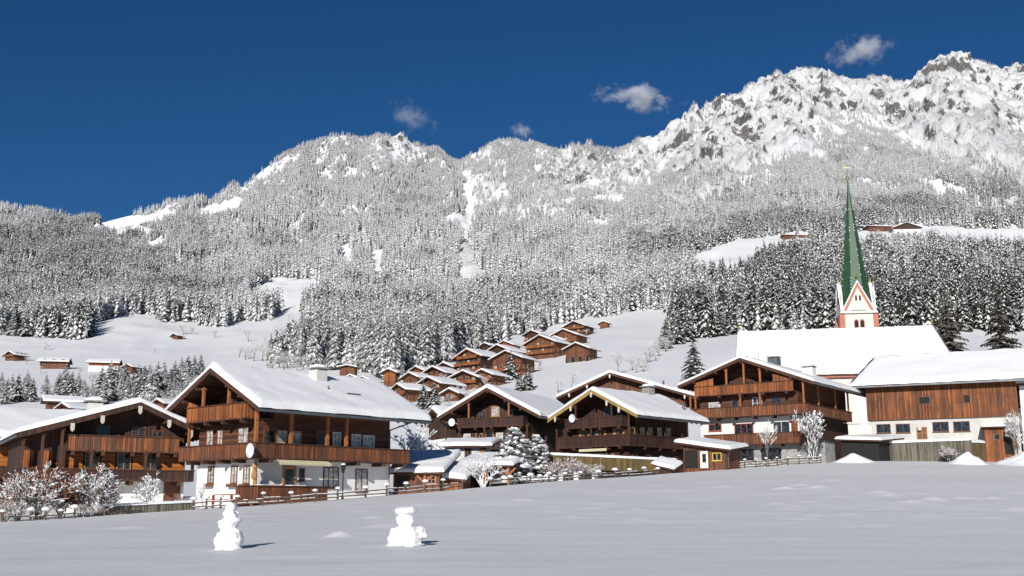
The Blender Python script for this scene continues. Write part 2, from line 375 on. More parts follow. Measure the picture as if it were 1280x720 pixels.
def gridmesh(name, X, Y, Z, mat, extra=None):
    n, m = X.shape; me = bpy.data.meshes.new(name)
    co = np.stack([X, Y, Z], -1).reshape(-1, 3).astype(np.float32)
    idx = np.arange(n * m).reshape(n, m)
    q = np.stack([idx[:-1, :-1], idx[:-1, 1:], idx[1:, 1:], idx[1:, :-1]], -1).reshape(-1, 4)
    me.vertices.add(len(co)); me.vertices.foreach_set('co', co.ravel())
    me.loops.add(q.size); me.loops.foreach_set('vertex_index', q.ravel().astype(np.int32))
    me.polygons.add(len(q)); me.polygons.foreach_set('loop_start', np.arange(0, q.size, 4, dtype=np.int32)); me.polygons.foreach_set('loop_total', np.full(len(q), 4, np.int32))
    me.polygons.foreach_set('use_smooth', np.ones(len(q), bool))
    me.materials.append(mat); me.update(); me.validate()
    if extra is not None:
        a = me.attributes.new('rocky', 'FLOAT', 'POINT'); a.data.foreach_set('value', extra.ravel().astype(np.float32))
    o = bpy.data.objects.new(name, me); COL.objects.link(o); return o
def mountain_mat():
    m, t, b = newmat('mountain_snow_and_rock'); b.inputs['Roughness'].default_value = .8; b.inputs['Specular IOR Level'].default_value = .15
    v = coords(t); ge = N(t, 'ShaderNodeNewGeometry'); sp = N(t, 'ShaderNodeSeparateXYZ'); t.links.new(ge.outputs['Normal'], sp.inputs[0])
    at = N(t, 'ShaderNodeAttribute', attribute_name='rocky')
    nb = noise(t, coords(t, (1, 1, .7)), .085, 10, .78); nf = noise(t, coords(t, (1, 1, .5)), .25, 6, .65); mus = noise(t, v, .014, 5, .6)
    # rock shows where the slope is steep (low normal z) on craggy ground
    s = math_(t, 'SUBTRACT', .80, sp.outputs[2]); s = math_(t, 'ADD', s, math_(t, 'MULTIPLY', math_(t, 'SUBTRACT', nb, .5), 1.15))
    s = math_(t, 'ADD', s, math_(t, 'MULTIPLY', math_(t, 'SUBTRACT', mus, .5), 1.5))
    s = math_(t, 'ADD', s, math_(t, 'MULTIPLY', at.outputs['Fac'], .10)); s = math_(t, 'SUBTRACT', s, .315)
    mask = ramp(t, s, [(.06, (0, 0, 0)), (.15, (1, 1, 1))])
    mask = math_(t, 'MULTIPLY', mask, math_(t, 'MINIMUM', math_(t, 'MULTIPLY', at.outputs['Fac'], 2.2), 1))
    rock = ramp(t, nf, [(.3, (.055, .052, .050)), (.5, (.17, .16, .15)), (.7, (.31, .29, .265))])
    t.links.new(mixc(t, mask, (.88, .875, .87), rock), b.inputs['Base Color'])
    h = math_(t, 'ADD', math_(t, 'MULTIPLY', nb, 1.0), math_(t, 'MULTIPLY', nf, .35))
    h = math_(t, 'MULTIPLY', h, math_(t, 'ADD', math_(t, 'MULTIPLY', at.outputs['Fac'], 1.0), .06))
    bump(t, b, h, 1.0, 7)
    return m
mm = mountain_mat()
k0 = int(np.where(RID >= 7)[0][0])
tag(gridmesh('hillside', GX[:k0 + 1], GY[:k0 + 1], LZ[:k0 + 1], snowmat('meadow_snow', d=.5, s1=.12, s2=1.5), rocky[:k0 + 1]), 'smooth snowy meadows and village slope rising behind the chalets', 'hillside', kind='structure')
tag(gridmesh('mountain', GX[k0:], GY[k0:], LZ[k0:], mm, rocky[k0:]), 'snow covered mountain range with craggy peaks', 'mountain', kind='structure')
# the field in front: rows from behind the camera up to the crest where the fence runs
uf = np.linspace(-.74, .74, 520); tf_ = np.concatenate([np.linspace(-1.2, .12, 30), np.linspace(.13, 1, 420)])
Ycf = np.interp(uf, UG, LY[0])
FY = tf_[:, None] * Ycf[None, :]; FX = uf[None, :] * (FY + (1 - tf_[:, None]) * 60)
FZ = field_z(FX, FY)
rel = np.clip((1 - tf_[:, None]) * 6, 0, 1) * np.clip((FY - 3) / 10, 0, 1)
FZ = FZ + rel * ((fbm(FX / 9, FY / 6, 3, 70) - .5) * .16 + (fbm(FX / 2.2, FY / 1.0, 3, 75) - .5) * .025)
rm = np.random.RandomState(5)
mounds = [(hit_x, hit_y) for hit_x, hit_y in ((425, 671),)]
for _ in range(95):       # old footprints and small drifts
    cx_, cy_ = project(0, 1, 0); x_ = rm.uniform(640, 1280) if rm.rand() < .85 else rm.uniform(0, 640); y_ = rm.uniform(592, 650) if x_ > 640 else rm.uniform(628, 668)
    mounds.append((x_, y_))
tracks = [(1142, 628), (1170, 626), (1203, 624), (1240, 624), (1110, 619), (1100, 616), (1020, 610), (1000, 608), (980, 612)]
FPX, FPY = project(FX, FY, FZ)
for i, (x_, y_) in enumerate(mounds + tracks):
    q_ = (FPX - x_) ** 2 + (FPY - y_) ** 2 + np.where(FY < 15, 1e9, 0); a_, b_ = np.unravel_index(np.argmin(q_), q_.shape); X0, Yg = float(FX[a_, b_]), float(FY[a_, b_])
    hgt = .22 if i == 0 else rm.uniform(.035, .10); wx = .42 if i == 0 else rm.uniform(.3, .9); wy = .5 if i == 0 else rm.uniform(.5, 1.0)
    if i >= len(mounds): hgt = .17; wx = .7
    FZ = FZ + hgt * np.exp(-((FX - X0) / wx) ** 2 - ((FY - Yg) / wy) ** 2) * np.clip(rel * 1.5, 0, 1)
def fieldmat():
    m, t, b = newmat('wind_packed_snow'); b.inputs['Roughness'].default_value = .6; b.inputs['Specular IOR Level'].default_value = .2
    w = noise(t, coords(t, (.35, 1.0, 1)), 1.0, 7, .62); n2 = noise(t, coords(t), 6, 4)
    c = ramp(t, noise(t, coords(t, (.05, .2, 1)), 1.0, 4), [(.3, (.715, .712, .705)), (.7, (.785, .782, .775))])
    t.links.new(c, b.inputs['Base Color'])
    bump(t, b, math_(t, 'ADD', w, math_(t, 'MULTIPLY', n2, .10)), .42, .11); return m
tag(gridmesh('snow_field', FX, FY, FZ, fieldmat()), 'wide untouched snow field rising gently to the village', 'field', kind='structure')
def fz(X, Y): return float(field_z(X, Y))

# ------------------------------------------------------------------ trees
def leafmat(name, a, b_, rough=.9):
    m, t, b = newmat(name); oi = N(t, 'ShaderNodeObjectInfo'); n = noise(t, coords(t), 5, 3)
    f = math_(t, 'ADD', math_(t, 'MULTIPLY', oi.outputs['Random'], .5), math_(t, 'MULTIPLY', n, .5))
    t.links.new(ramp(t, f, [(.2, a), (.8, b_)]), b.inputs['Base Color']); b.inputs['Roughness'].default_value = rough; return m
MT['needle'] = leafmat('spruce_needles', (.022, .030, .018), (.050, .058, .036))
MT['frosted'] = leafmat('frosted_needles', (.42, .42, .41), (.74, .74, .735))
MT['rime'] = leafmat('rimed_needles', (.17, .175, .16), (.38, .385, .37))
MT['twig'] = leafmat('frosted_twigs', (.22, .205, .185), (.46, .445, .42))
MT['twigdark'] = leafmat('larch_twigs', (.09, .072, .055), (.19, .155, .125))
def conifer(seed, whorls, k, spread=.17, snow=.7, detail=0, needle='needle', droop=.35, bare=.06):
    """a spruce of height 1: trunk mesh and crown mesh (needle fans carrying snow)"""
    r = random.Random(seed); c = M(); t = M()
    t.tube((0, 0, -.03), (0, 0, .96), .014, .002, 5)
    for i in range(whorls):
        f = (i + r.uniform(-.3, .3)) / whorls; f = min(max(f, 0), 1)
        z = bare + (1 - bare) * (f ** .93) * .985
        rr = spread * (1 - f) ** .8 * (1 if f > .1 else .6 + 4 * f) + .012
        kk = max(3, int(k * (1 - .45 * f))); a0 = r.uniform(0, 6.28)
        for j in range(kk):
            a = a0 + 6.283 * j / kk + r.uniform(-.35, .35); L = rr * r.uniform(.62, 1.18)
            dx, dy = math.cos(a), math.sin(a); sx_, sy_ = -dy, dx
            zj = r.uniform(-.5, .5) / whorls; w = L * r.uniform(.30, .46) * (1 if detail else 1.35); dz = -L * droop * r.uniform(.6, 1.4); z0 = min(z + L * .12 + zj, .99)
            def P(q, s, h=0): return (dx * L * q + sx_ * w * s, dy * L * q + sy_ * w * s, z0 + dz * q ** 1.4 - abs(s) * w * .45 + h)
            sn = r.random() < snow; hh = .006 + .004 * r.random()
            if not detail:
                c.tri(P(.0, 0), P(.62, -1), P(1, 0)); c.tri(P(.0, 0), P(1, 0), P(.62, 1))
                if sn: c.tri(P(.12, 0, hh), P(.62, -.62, hh), P(.97, 0, hh), 1); c.tri(P(.12, 0, hh), P(.97, 0, hh), P(.62, .62, hh), 1)
            else:
                nb = 4
                for b in range(nb):
                    q0, q1 = .1 + .85 * b / nb, .1 + .85 * (b + 1.5) / nb
                    for s in (-1, 1):
                        ww = s * (1 - .55 * abs(b / nb - .3)) * r.uniform(.7, 1.25)
                        c.tri(P(q0, 0), P(q1, ww, -.004 * r.random()), P(min(q1, 1.02), 0))
                        if sn and r.random() < .85: c.tri(P(q0, 0, hh), P(q1 - .03, ww * .72, hh), P(min(q1, 1) - .02, 0, hh), 1)
                if sn and detail > 1:
                    c.blob(P(r.uniform(.45, .7), 0, hh), (L * .30, L * .30, .013), 1, 6, 3, r.randint(0, 9999), .3)
    for q in range(3): c.tri((-.006, 0, .95), (.006, .004 * (q - 1), .95), (0, 0, 1.0), 1 if q == 1 and snow > .4 else 0)
    return c.mesh('crown', [needle, 'snow']), t.mesh('trunk', ['bark'])
def baretree(seed, levels=5, mat='twig', snow=.5, spread=.5, start=.25, thin=1.0, lean=0, snowr=1.0):
    """a leafless tree of height about 1: trunk and branching crown with snow lying on the boughs"""
    r = random.Random(seed); c = M(); t = M()
    def seg(p, d, L, rad_, lv, dst):
        n = 2; q = p
        for i in range(n):
            d2 = [d[0] + r.uniform(-.12, .12), d[1] + r.uniform(-.12, .12), d[2] + r.uniform(-.05, .08)]
            l = math.sqrt(sum(x * x for x in d2)); d = [x / l for x in d2]
            e = tuple(q[x] + d[x] * L / n for x in range(3))
            dst.tube(q, e, rad_ * (1 - .25 * i), rad_ * (1 - .25 * (i + 1)), 5 if lv < 2 else 3, 0, False)
            if dst is c and r.random() < snow and abs(d[2]) < .93:
                s = rad_ * 1.15 * snowr + .0028 * snowr
                o = (0, 0, rad_ * .6 + s * .45); c.tube(tuple(a + b for a, b in zip(q, o)), tuple(a + b for a, b in zip(e, o)), s, s * .8, 4, 1, True)
            q = e
        if lv >= levels: return
        for b in range(r.choice((2, 3, 3)) if lv else 4):
            a = r.uniform(0, 6.283); s = spread * r.uniform(.6, 1.3)
            u = [math.cos(a), math.sin(a), 0]; dd = [d[x] * (1 - s * .4) + u[x] * s for x in range(3)]; dd[2] += .10
            l = math.sqrt(sum(x * x for x in dd)); dd = [x / l for x in dd]
            k = r.uniform(.45, 1) if b else 1
            st = tuple(p[x] + (q[x] - p[x]) * k for x in range(3))
            seg(st, dd, L * r.uniform(.6, .85), rad_ * .58, lv + 1, c)
    seg((0, 0, -.02), [lean, 0, 1], start, .022 * thin, 0, t)
    return c.mesh('crown', [mat, 'snow']), t.mesh('trunk', ['bark'])
def plant(meshes, X, Y, h, label, cat='tree', group=None, name='spruce_tree', rz=None, wide=1.0, z=None, split=True):
    z = ground(X, Y) if z is None else z
    rz = random.uniform(0, 6.28) if rz is None else rz
    o = empty(name, (X, Y, z), rz); tag(o, label, cat, group)
    for nm, me in zip(('crown', 'trunk'), meshes):
        c = link(nm, me, o); c.scale = (h * wide, h * wide, h)
    return o
SPR = [conifer(100 + i, 24, 10, .17 + .02 * (i % 3), .85, 1, 'rime', .7) for i in range(4)]
SPRD = [conifer(130 + i, 22, 9, .18 + .02 * i, .66, 1, 'needle', .65) for i in range(3)]
LARCH = [conifer(150 + i, 34, 13, .17, .12, 1, 'twigdark', .25, .10) for i in range(2)]
BARE = [baretree(200 + i, 6, 'twig', .18, .42, .24, 1.0) for i in range(4)]
# --- clearings of the forest, in picture coordinates
def inpoly(x, y, P):
    r = np.zeros(np.shape(x), bool); n = len(P)
    for i in range(n):
        (x1, y1), (x2, y2) = P[i], P[(i + 1) % n]
        c = ((y1 > y) != (y2 > y)) & (x < (x2 - x1) * (y - y1) / ((y2 - y1) + 1e-9) + x1); r ^= c
    return r
CLEAR = [[(-400, 420), (0, 418), (22, 404), (40, 420), (105, 422), (118, 405), (140, 397), (178, 390), (205, 400), (245, 404), (275, 411), (300, 403), (338, 400), (352, 388), (350, 372), (316, 369), (308, 358), (345, 350), (392, 352), (420, 360), (380, 366), (380, 385), (372, 405), (338, 422), (318, 437), (250, 452), (230, 600), (-400, 700)],
         [(230, 450), (330, 455), (430, 464), (480, 468), (520, 462), (560, 452), (600, 440), (640, 422), (700, 405), (745, 398), (765, 398), (828, 384), (836, 395), (838, 420), (850, 428), (920, 412), (925, 700), (200, 700)],
         [(106, 284), (150, 271), (240, 263), (300, 247), (304, 262), (262, 262), (220, 266), (160, 284), (150, 292), (142, 285)],
         [(868, 330), (872, 314), (900, 305), (940, 296), (1000, 291), (1060, 292), (1110, 280), (1200, 285), (1330, 288), (1330, 297), (1200, 297), (1140, 296), (1000, 299), (950, 306), (935, 328), (920, 332)],
         [(900, 418), (1330, 412), (1330, 700), (900, 700)],
         [(462, 310), (478, 312), (482, 345), (470, 342)], [(420, 308), (440, 316), (444, 330), (424, 324)], [(180, 302), (200, 296), (214, 300), (190, 308)], [(215, 320), (224, 318), (222, 334), (214, 332)],
         [(578, 215), (590, 210), (596, 260), (590, 290), (600, 345), (585, 350), (570, 335), (582, 290)]]
def fdensity(x, y, wx=0, wy=0):
    jx = x + (fbm(wx / 30, wy / 30, 2, 91) - .5) * 16; jy = y + (fbm(wx / 22, wy / 22, 2, 95) - .5) * 10
    d = np.ones(np.shape(x))
    up_px = 11.0 * F / np.maximum(np.asarray(wy, float), 300)
    for P in CLEAR: d = np.where(inpoly(jx, jy, P) | inpoly(jx, jy - up_px * .5, P) | inpoly(jx, jy - up_px, P), 0, d)
    cr = np.zeros(np.shape(x))
    for e in CRAG: cr = np.maximum(cr, ell(jx, jy, *e))
    d = d * (1 - .85 * np.clip(cr * 1.5 + (fbm(wx / 26, wy / 50, 2, 83) - .5) * 1.2, 0, 1) * (cr > .02))
    h_ = np.clip((ipl(jx, HI) - jy) / 10, 0, 1) * (x > 775)
    cl = fbm(wx / 90, wy / 120, 3, 61); d = d * (1 - h_ * np.where(cl > .57, .72, .965))
    hole = fbm(wx / 75, wy / 140, 3, 63); d = d * np.where((y < 300) & (hole > .64), .25, 1)
    streak = fbm(wx / 16, wy / 150, 2, 77); d = d * np.where((y < 360) & (streak > .70), .15, 1) * (.55 + .9 * fbm(wx / 40, wy / 60, 2, 79))
    return d
# sample the forest over the slopes, evenly per square metre
def sample_forest(n):
    A = GY[:iS + 1]; i = R.randint(0, iS - 1, n * 3); j = R.randint(0, len(UG) - 1, n * 3)
    fi, fj = R.rand(n * 3), R.rand(n * 3)
    def bl(G): return G[i, j] * (1 - fi) * (1 - fj) + G[i + 1, j] * fi * (1 - fj) + G[i, j + 1] * (1 - fi) * fj + G[i + 1, j + 1] * fi * fj
    X, Y, Z = bl(GX), bl(GY), bl(LZ)
    area = (GY[i + 1, j] - GY[i, j]) * Y; px, py = project(X, Y, Z)
    ok = (Y > 420) & (px > -130) & (px < 1420)
    d = fdensity(px, py, X, Y); return X, Y, Z, px, py, area * ok * d
FX_, FY_, FZ_, fpx, fpy, wgt = sample_forest(900000)
NF = 140000
idx = R.choice(len(wgt), NF, p=wgt / wgt.sum(), replace=False)
FX_, FY_, FZ_, fpx, fpy = (a[idx] for a in (FX_, FY_, FZ_, fpx, fpy))
fh = np.interp(fpy, [100, 200, 300, 420], [9, 13, 18, 20]) * R.uniform(.55, 1.25, NF)
scr = fh / FY_; order = np.argsort(-scr); NI = 215
# prototypes for the mass: dark spruce with snow, rimed spruce, fully frosted spruce, frosted leafless
PROTO = []
for i, (sn, nd, sp_) in enumerate(((.62, 'needle', .19), (.72, 'needle', .22), (.8, 'rime', .19), (.88, 'rime', .22), (.92, 'frosted', .18), (.96, 'frosted', .21))):
    me, tr = conifer(300 + i, 11, 8, sp_, sn, 0, nd, 1.05 - .1 * (i < 2)); PROTO.append(bpy.data.objects.new('forest_spruce_%02d' % i, me))
for i in range(2):
    me, tr = baretree(340 + i, 5, 'twig', .12, .36, .30, .75); PROTO.append(bpy.data.objects.new('forest_zbare_%02d' % i, me))
pc = bpy.data.collections.new('forest_kinds')
for o in PROTO: pc.objects.link(o)
rest = order[NI:]
X, Y, Z, H = FX_[rest], FY_[rest], FZ_[rest], fh[rest] * .9; qx, qy = fpx[rest], fpy[rest]
frost = np.clip(np.interp(qy, [120, 250, 330, 400, 440], [1.0, .95, .80, .62, .55]) - .42 * np.clip((qx - 820) / 120, 0, 1) * np.clip((qy - 200 + (fbm(X / 120, Y / 120, 2, 47) - .5) * 60) / 110, 0, 1) + (fbm(X / 160, Y / 200, 3, 31) - .5) * .8 + (fbm(X / 24, Y / 40, 2, 33) - .5) * .7, 0, 1)
H = H * (.72 + .56 * fbm(X / 55, Y / 70, 2, 35))
frost = np.where((qx < 260) & (qy > 270), frost * .72, frost)
kind = np.clip((frost * 5.99 + R.uniform(-1.2, 1.2, len(X))), 0, 5.99).astype(int)
bareP = np.clip(np.interp(qy, [290, 400], [.02, .25]), 0, 1) * (qx > 330) * np.where((qx > 820) & (qy < 370), .5, 1)
isb = R.rand(len(X)) < bareP; kind = np.where(isb, 6 + (R.rand(len(X)) < .5), kind); H = np.where(isb, H * .68, H)
me = bpy.data.meshes.new('forest'); me.vertices.add(len(X)); me.vertices.foreach_set('co', np.stack([X, Y, Z - .3], -1).astype(np.float32).ravel())
wid = R.uniform(.68, .98, len(X))
for nm, ty, arr in (('tree_size', 'FLOAT', H), ('tree_width', 'FLOAT', H * wid), ('tree_kind', 'INT', kind), ('tree_turn', 'FLOAT', R.uniform(0, 6.28, len(X)))):
    a = me.attributes.new(nm, ty, 'POINT'); a.data.foreach_set('value', arr.astype(np.int32 if ty == 'INT' else np.float32))
forest = bpy.data.objects.new('forest', me); COL.objects.link(forest)
tag(forest, 'dense snow laden conifer forest covering the mountain slopes', 'forest', kind='stuff')
g = bpy.data.node_groups.new('forest_spread', 'GeometryNodeTree')
g.interface.new_socket('Geometry', in_out='INPUT', socket_type='NodeSocketGeometry'); g.interface.new_socket('Geometry', in_out='OUTPUT', socket_type='NodeSocketGeometry')
gi = g.nodes.new('NodeGroupInput'); go = g.nodes.new('NodeGroupOutput'); ip = g.nodes.new('GeometryNodeInstanceOnPoints'); ci = g.nodes.new('GeometryNodeCollectionInfo')
ci.inputs['Collection'].default_value = pc; ci.inputs['Separate Children'].default_value = True; ci.inputs['Reset Children'].default_value = True
def na(nm, ty):
    n = g.nodes.new('GeometryNodeInputNamedAttribute'); n.data_type = ty; n.inputs[0].default_value = nm; return n.outputs[0]
cx = g.nodes.new('ShaderNodeCombineXYZ'); g.links.new(na('tree_turn', 'FLOAT'), cx.inputs[2])
g.links.new(gi.outputs[0], ip.inputs['Points']); g.links.new(ci.outputs[0], ip.inputs['Instance']); ip.inputs['Pick Instance'].default_value = True
g.links.new(na('tree_kind', 'INT'), ip.inputs['Instance Index']); g.links.new(cx.outputs[0], ip.inputs['Rotation']); sv = g.nodes.new('ShaderNodeCombineXYZ'); tw_ = na('tree_width', 'FLOAT'); g.links.new(tw_, sv.inputs[0]); g.links.new(tw_, sv.inputs[1]); g.links.new(na('tree_size', 'FLOAT'), sv.inputs[2]); g.links.new(sv.outputs[0], ip.inputs['Scale'])
g.links.new(ip.outputs[0], go.inputs[0])
md = forest.modifiers.new('spread', 'NODES'); md.node_group = g
# the nearest trees of the forest, each its own object
def zone(x, y):
    if x < 130: return 'snow dusted spruce at the lower edge of the forest above the left meadow', 'spruces on the left forest edge'
    if x < 420: return 'snow dusted spruce on the lower forest edge behind the large left chalet', 'spruces on the forest edge above the large chalet'
    if x < 640: return 'snow dusted spruce at the foot of the forest behind the hillside hamlet', 'spruces behind the hillside hamlet'
    if x < 900: return 'snow dusted spruce on the forest edge above the steep village meadow', 'spruces above the village meadow'
    if x < 1060: return 'tall snow flecked spruce in the dark wood left of the green church spire', 'spruces left of the church spire'
    return 'tall snow flecked spruce in the dark wood right of the green church spire', 'spruces right of the church spire'
for q in order[:NI]:
    lb, gr = zone(fpx[q], fpy[q])
    kit = random.choice(SPRD) if fpx[q] > 820 else random.choice(SPR)
    plant(kit, float(FX_[q]), float(FY_[q]), float(fh[q]), lb, 'spruce', gr, wide=random.uniform(.95, 1.25), z=float(FZ_[q]) - .2)
# ------------------------------------------------------------------ roofs, snow, balconies, windows
def slab(m, A, B, C, D, T, fade=(1, 1, 1, 0), mi=0, step=.45, seed=0, edge=.32):
    """snow lying on the roof plane A(eave left) B(eave right) C(ridge right) D(ridge left)"""
    A, B, C, D = (np.array(p, float) for p in (A, B, C, D)); w = max(np.linalg.norm(B - A), np.linalg.norm(C - D)); h = np.linalg.norm(D - A)
    nx, ny = int(max(6, min(44, w / step))), int(max(5, min(26, h / step)))
    def sp(n, l):                                # extra rows close to the edges so they round off
        a = [0, .012, .035, .07]; e = min(edge / l * 1.2, .2); a = [q / .07 * e for q in a]
        return np.array(a + list(np.linspace(e, 1 - e, max(3, n))[1:-1]) + [1 - q for q in a[::-1]])
    us, vs = sp(nx, w), sp(ny, h); n0 = len(m.v); rs = seed * 3.7
    for v in vs:
        for u in us:
            p = (A * (1 - u) + B * u) * (1 - v) + (D * (1 - u) + C * u) * v
            d = []
            if fade[0]: d.append(u * w)
            if fade[1]: d.append((1 - u) * w)
            if fade[2]: d.append(v * h)
            if fade[3]: d.append((1 - v) * h)
            q = min(d) if d else 9; q = min(q / edge, 1); t = T * math.sqrt(max(0, 1 - (1 - q) ** 2))
            nz = float(fbm(p[0] * .5 + rs, p[1] * .5 + v * 3, 2, 5)) - .5; n2 = float(vnoise(np.float64(p[0] * 2.1 + rs), np.float64(p[1] * 2.1), 8)) - .5
            t *= 1 + nz * .35 + n2 * .14
            if fade[2] and v < .08:              # uneven lip hanging over the eave
                w_ = (D - A) / h; e_ = (.10 * (float(vnoise(np.float64(u * w * .9 + rs), np.float64(seed), 12)) - .35) + .05 * (float(vnoise(np.float64(u * w * 3 + rs), np.float64(seed), 14)) - .5)) * min(1, T / .3); p = p - w_ * e_ * (1 - v / .08); t -= max(0, e_) * .4 * (1 - v / .08)
            m.v.append((p[0], p[1], p[2] + t))
    nu = len(us)
    for i in range(len(vs) - 1):
        for j in range(nu - 1):
            m.f.append((n0 + i * nu + j, n0 + i * nu + j + 1, n0 + (i + 1) * nu + j + 1, n0 + (i + 1) * nu + j)); m.m.append(mi)
    n1 = len(m.v)                                # underside
    m.v += [tuple(A), tuple(B), tuple(C), tuple(D)]; m.f.append((n1 + 3, n1 + 2, n1 + 1, n1)); m.m.append(mi)
def face_tf(face, plane, u, z):
    if face == 'f': return lambda a, b, c: (u + a, plane - b, z + c)
    if face == 'r': return lambda a, b, c: (plane + b, u + a, z + c)
    if face == 'l': return lambda a, b, c: (plane - b, u - a, z + c)
def window(o, face, plane, u, z, w, h, frame='frame', pane='curtain', bars=(1, 1), sill=True, shutter=None, box=False, label=None, low=False):
    tf = face_tf(face, plane, u, z); f = M(); t = .07 if not low else .12
    f.box(-w / 2 - t, w / 2 + t, -.02, .06, h / 2, h / 2 + t, 0, tf); f.box(-w / 2 - t, w / 2 + t, -.02, .06, -h / 2 - t, -h / 2, 0, tf)
    for s in (-1, 1): f.box(s * (w / 2 + t / 2) - t / 2, s * (w / 2 + t / 2) + t / 2, -.02, .06, -h / 2, h / 2, 0, tf)
    for i in range(bars[0]): x = -w / 2 + w * (i + 1) / (bars[0] + 1); f.box(x - .025, x + .025, -.02, .05, -h / 2, h / 2, 0, tf)
    for i in range(bars[1]): c = -h / 2 + h * (i + 1) / (bars[1] + 1); f.box(-w / 2, w / 2, -.02, .043, c - .018, c + .018, 0, tf)
    if sill: f.box(-w / 2 - t - .05, w / 2 + t + .05, -.02, .13, -h / 2 - t - .05, -h / 2 - t - .002, 0, tf)
    wo_ = f.build('window', frame, o)
    if label: wo_['label'] = label
    p = M(); p.box(-w / 2, w / 2, -.01, .02, -h / 2, h / 2, 0, tf); p.build('pane', pane, wo_)
    if shutter:
        for s in (-1, 1):
            q = M(); q.box(s * (w / 2 + t + w * .27) - w * .25, s * (w / 2 + t + w * .27) + w * .25, .0, .045, -h / 2, h / 2, 0, tf); q.build('shutter', shutter, wo_)
    if box:
        q = M(); q.box(-w / 2 - .15, w / 2 + .15, .13, .33, -h / 2 - .30, -h / 2 - .08, 0, tf); q.build('flower_box', 'frame', wo_)
    return wo_
def door(o, face, plane, u, z, w, h, mat='frame', glassy=False):
    tf = face_tf(face, plane, u, z); f = M()
    f.box(-w / 2 - .08, w / 2 + .08, -.02, .07, h, h + .09, 0, tf)
    for s in (-1, 1): f.box(s * (w / 2 + .04) - .04, s * (w / 2 + .04) + .04, -.02, .07, 0, h, 0, tf)
    f.box(-w / 2, w / 2, -.02, .03, 0, h, 0, tf); d = f.build('door', mat, o)
    if glassy: p = M(); p.box(-w / 2 + .12, w / 2 - .12, .031, .045, h * .35, h - .15, 0, tf); p.build('pane', 'glass', d)
    q = M(); q.box(w / 2 - .16, w / 2 - .10, .03, .09, h * .46, h * .5, 0, tf); q.build('handle', 'lamp', d)
    return d
def railing_mesh(pts, z, h, w=.14, low=False, style='boards'):
    m = M(); rn = random.Random(int(z * 100) + len(pts))
    for (x0, y0), (x1, y1) in zip(pts[:-1], pts[1:]):
        L = math.hypot(x1 - x0, y1 - y0); dx, dy = (x1 - x0) / L, (y1 - y0) / L; n = max(1, int(L / w)) if not low else 1
        for i in range(n):
            a, b = L * i / n + (.006 if not low else 0), L * (i + 1) / n - (.006 if not low else 0)
            o = rn.uniform(-.008, .008); t = .03; e = rn.uniform(-.02, .02) if not low else 0
            P = [(x0 + dx * q - dy * s, y0 + dy * q + dx * s) for q, s in ((a, o), (b, o), (b, o + t), (a, o + t))]
            n0 = len(m.v); m.v += [(x, y, z - .08 + e) for x, y in P] + [(x, y, z + h) for x, y in P]
            for f in ((3, 2, 1, 0), (4, 5, 6, 7), (0, 1, 5, 4), (1, 2, 6, 5), (2, 3, 7, 6), (3, 0, 4, 7)): m.f.append(tuple(n0 + k for k in f)); m.m.append(0)
    return m
def balcony(o, pts, z, h, floors, mat='rail', beams=None, low=False, cap='beam', label=None):
    """floor plates + joists; the boarded railing and its handrail are its pieces"""
    m = M()
    for x0, x1, y0, y1 in floors: m.box(x0, x1, y0, y1, z - .12, z)
    if beams:
        for bx in beams: m.box(*bx, z - .36, z - .122)
    b = m.build('balcony', 'beam', o)
    if label: b['label'] = label
    railing_mesh(pts, z, h, low=low).build('railing', mat, b)
    c = M()
    for (x0, y0), (x1, y1) in zip(pts[:-1], pts[1:]):
        L = math.hypot(x1 - x0, y1 - y0); dx, dy = (x1 - x0) / L, (y1 - y0) / L; n0 = len(c.v)
        P = [(x0 - dx * .06 + dy * .07, y0 - dy * .06 - dx * .07), (x1 + dx * .06 + dy * .07, y1 + dy * .06 - dx * .07), (x1 + dx * .06 - dy * .08, y1 + dy * .06 + dx * .08), (x0 - dx * .06 - dy * .08, y0 - dy * .06 + dx * .08)]
        c.v += [(x, y, z + h + .001) for x, y in P] + [(x, y, z + h + .07) for x, y in P]
        for f in ((3, 2, 1, 0), (4, 5, 6, 7), (0, 1, 5, 4), (1, 2, 6, 5), (2, 3, 7, 6), (3, 0, 4, 7)): c.f.append(tuple(n0 + k for k in f)); c.m.append(0)
    c.build('handrail', cap, b); return b
def chimney(roof, x, y, z0, w, h, mat='gplaster', capw=.18, d=None):
    d = d or w; m = M(); m.box(x - w / 2, x + w / 2, y - d / 2, y + d / 2, z0, z0 + h, 0)
    m.box(x - w / 2 - capw, x + w / 2 + capw, y - d / 2 - capw, y + d / 2 + capw, z0 + h + .12, z0 + h + .20, 1)
    for sx_ in (-1, 1):
        for sy_ in (-1, 1): m.box(x + sx_ * w * .42 - .05, x + sx_ * w * .42 + .05, y + sy_ * d * .42 - .05, y + sy_ * d * .42 + .05, z0 + h, z0 + h + .12, 1)
    m.blob((x, y, z0 + h + .20), (w / 2 + capw + .04, d / 2 + capw + .04, .30), 2, 12, 6, int(x * 10), .08, True)
    return m.build('chimney', [mat, 'stone', 'snow'], roof)
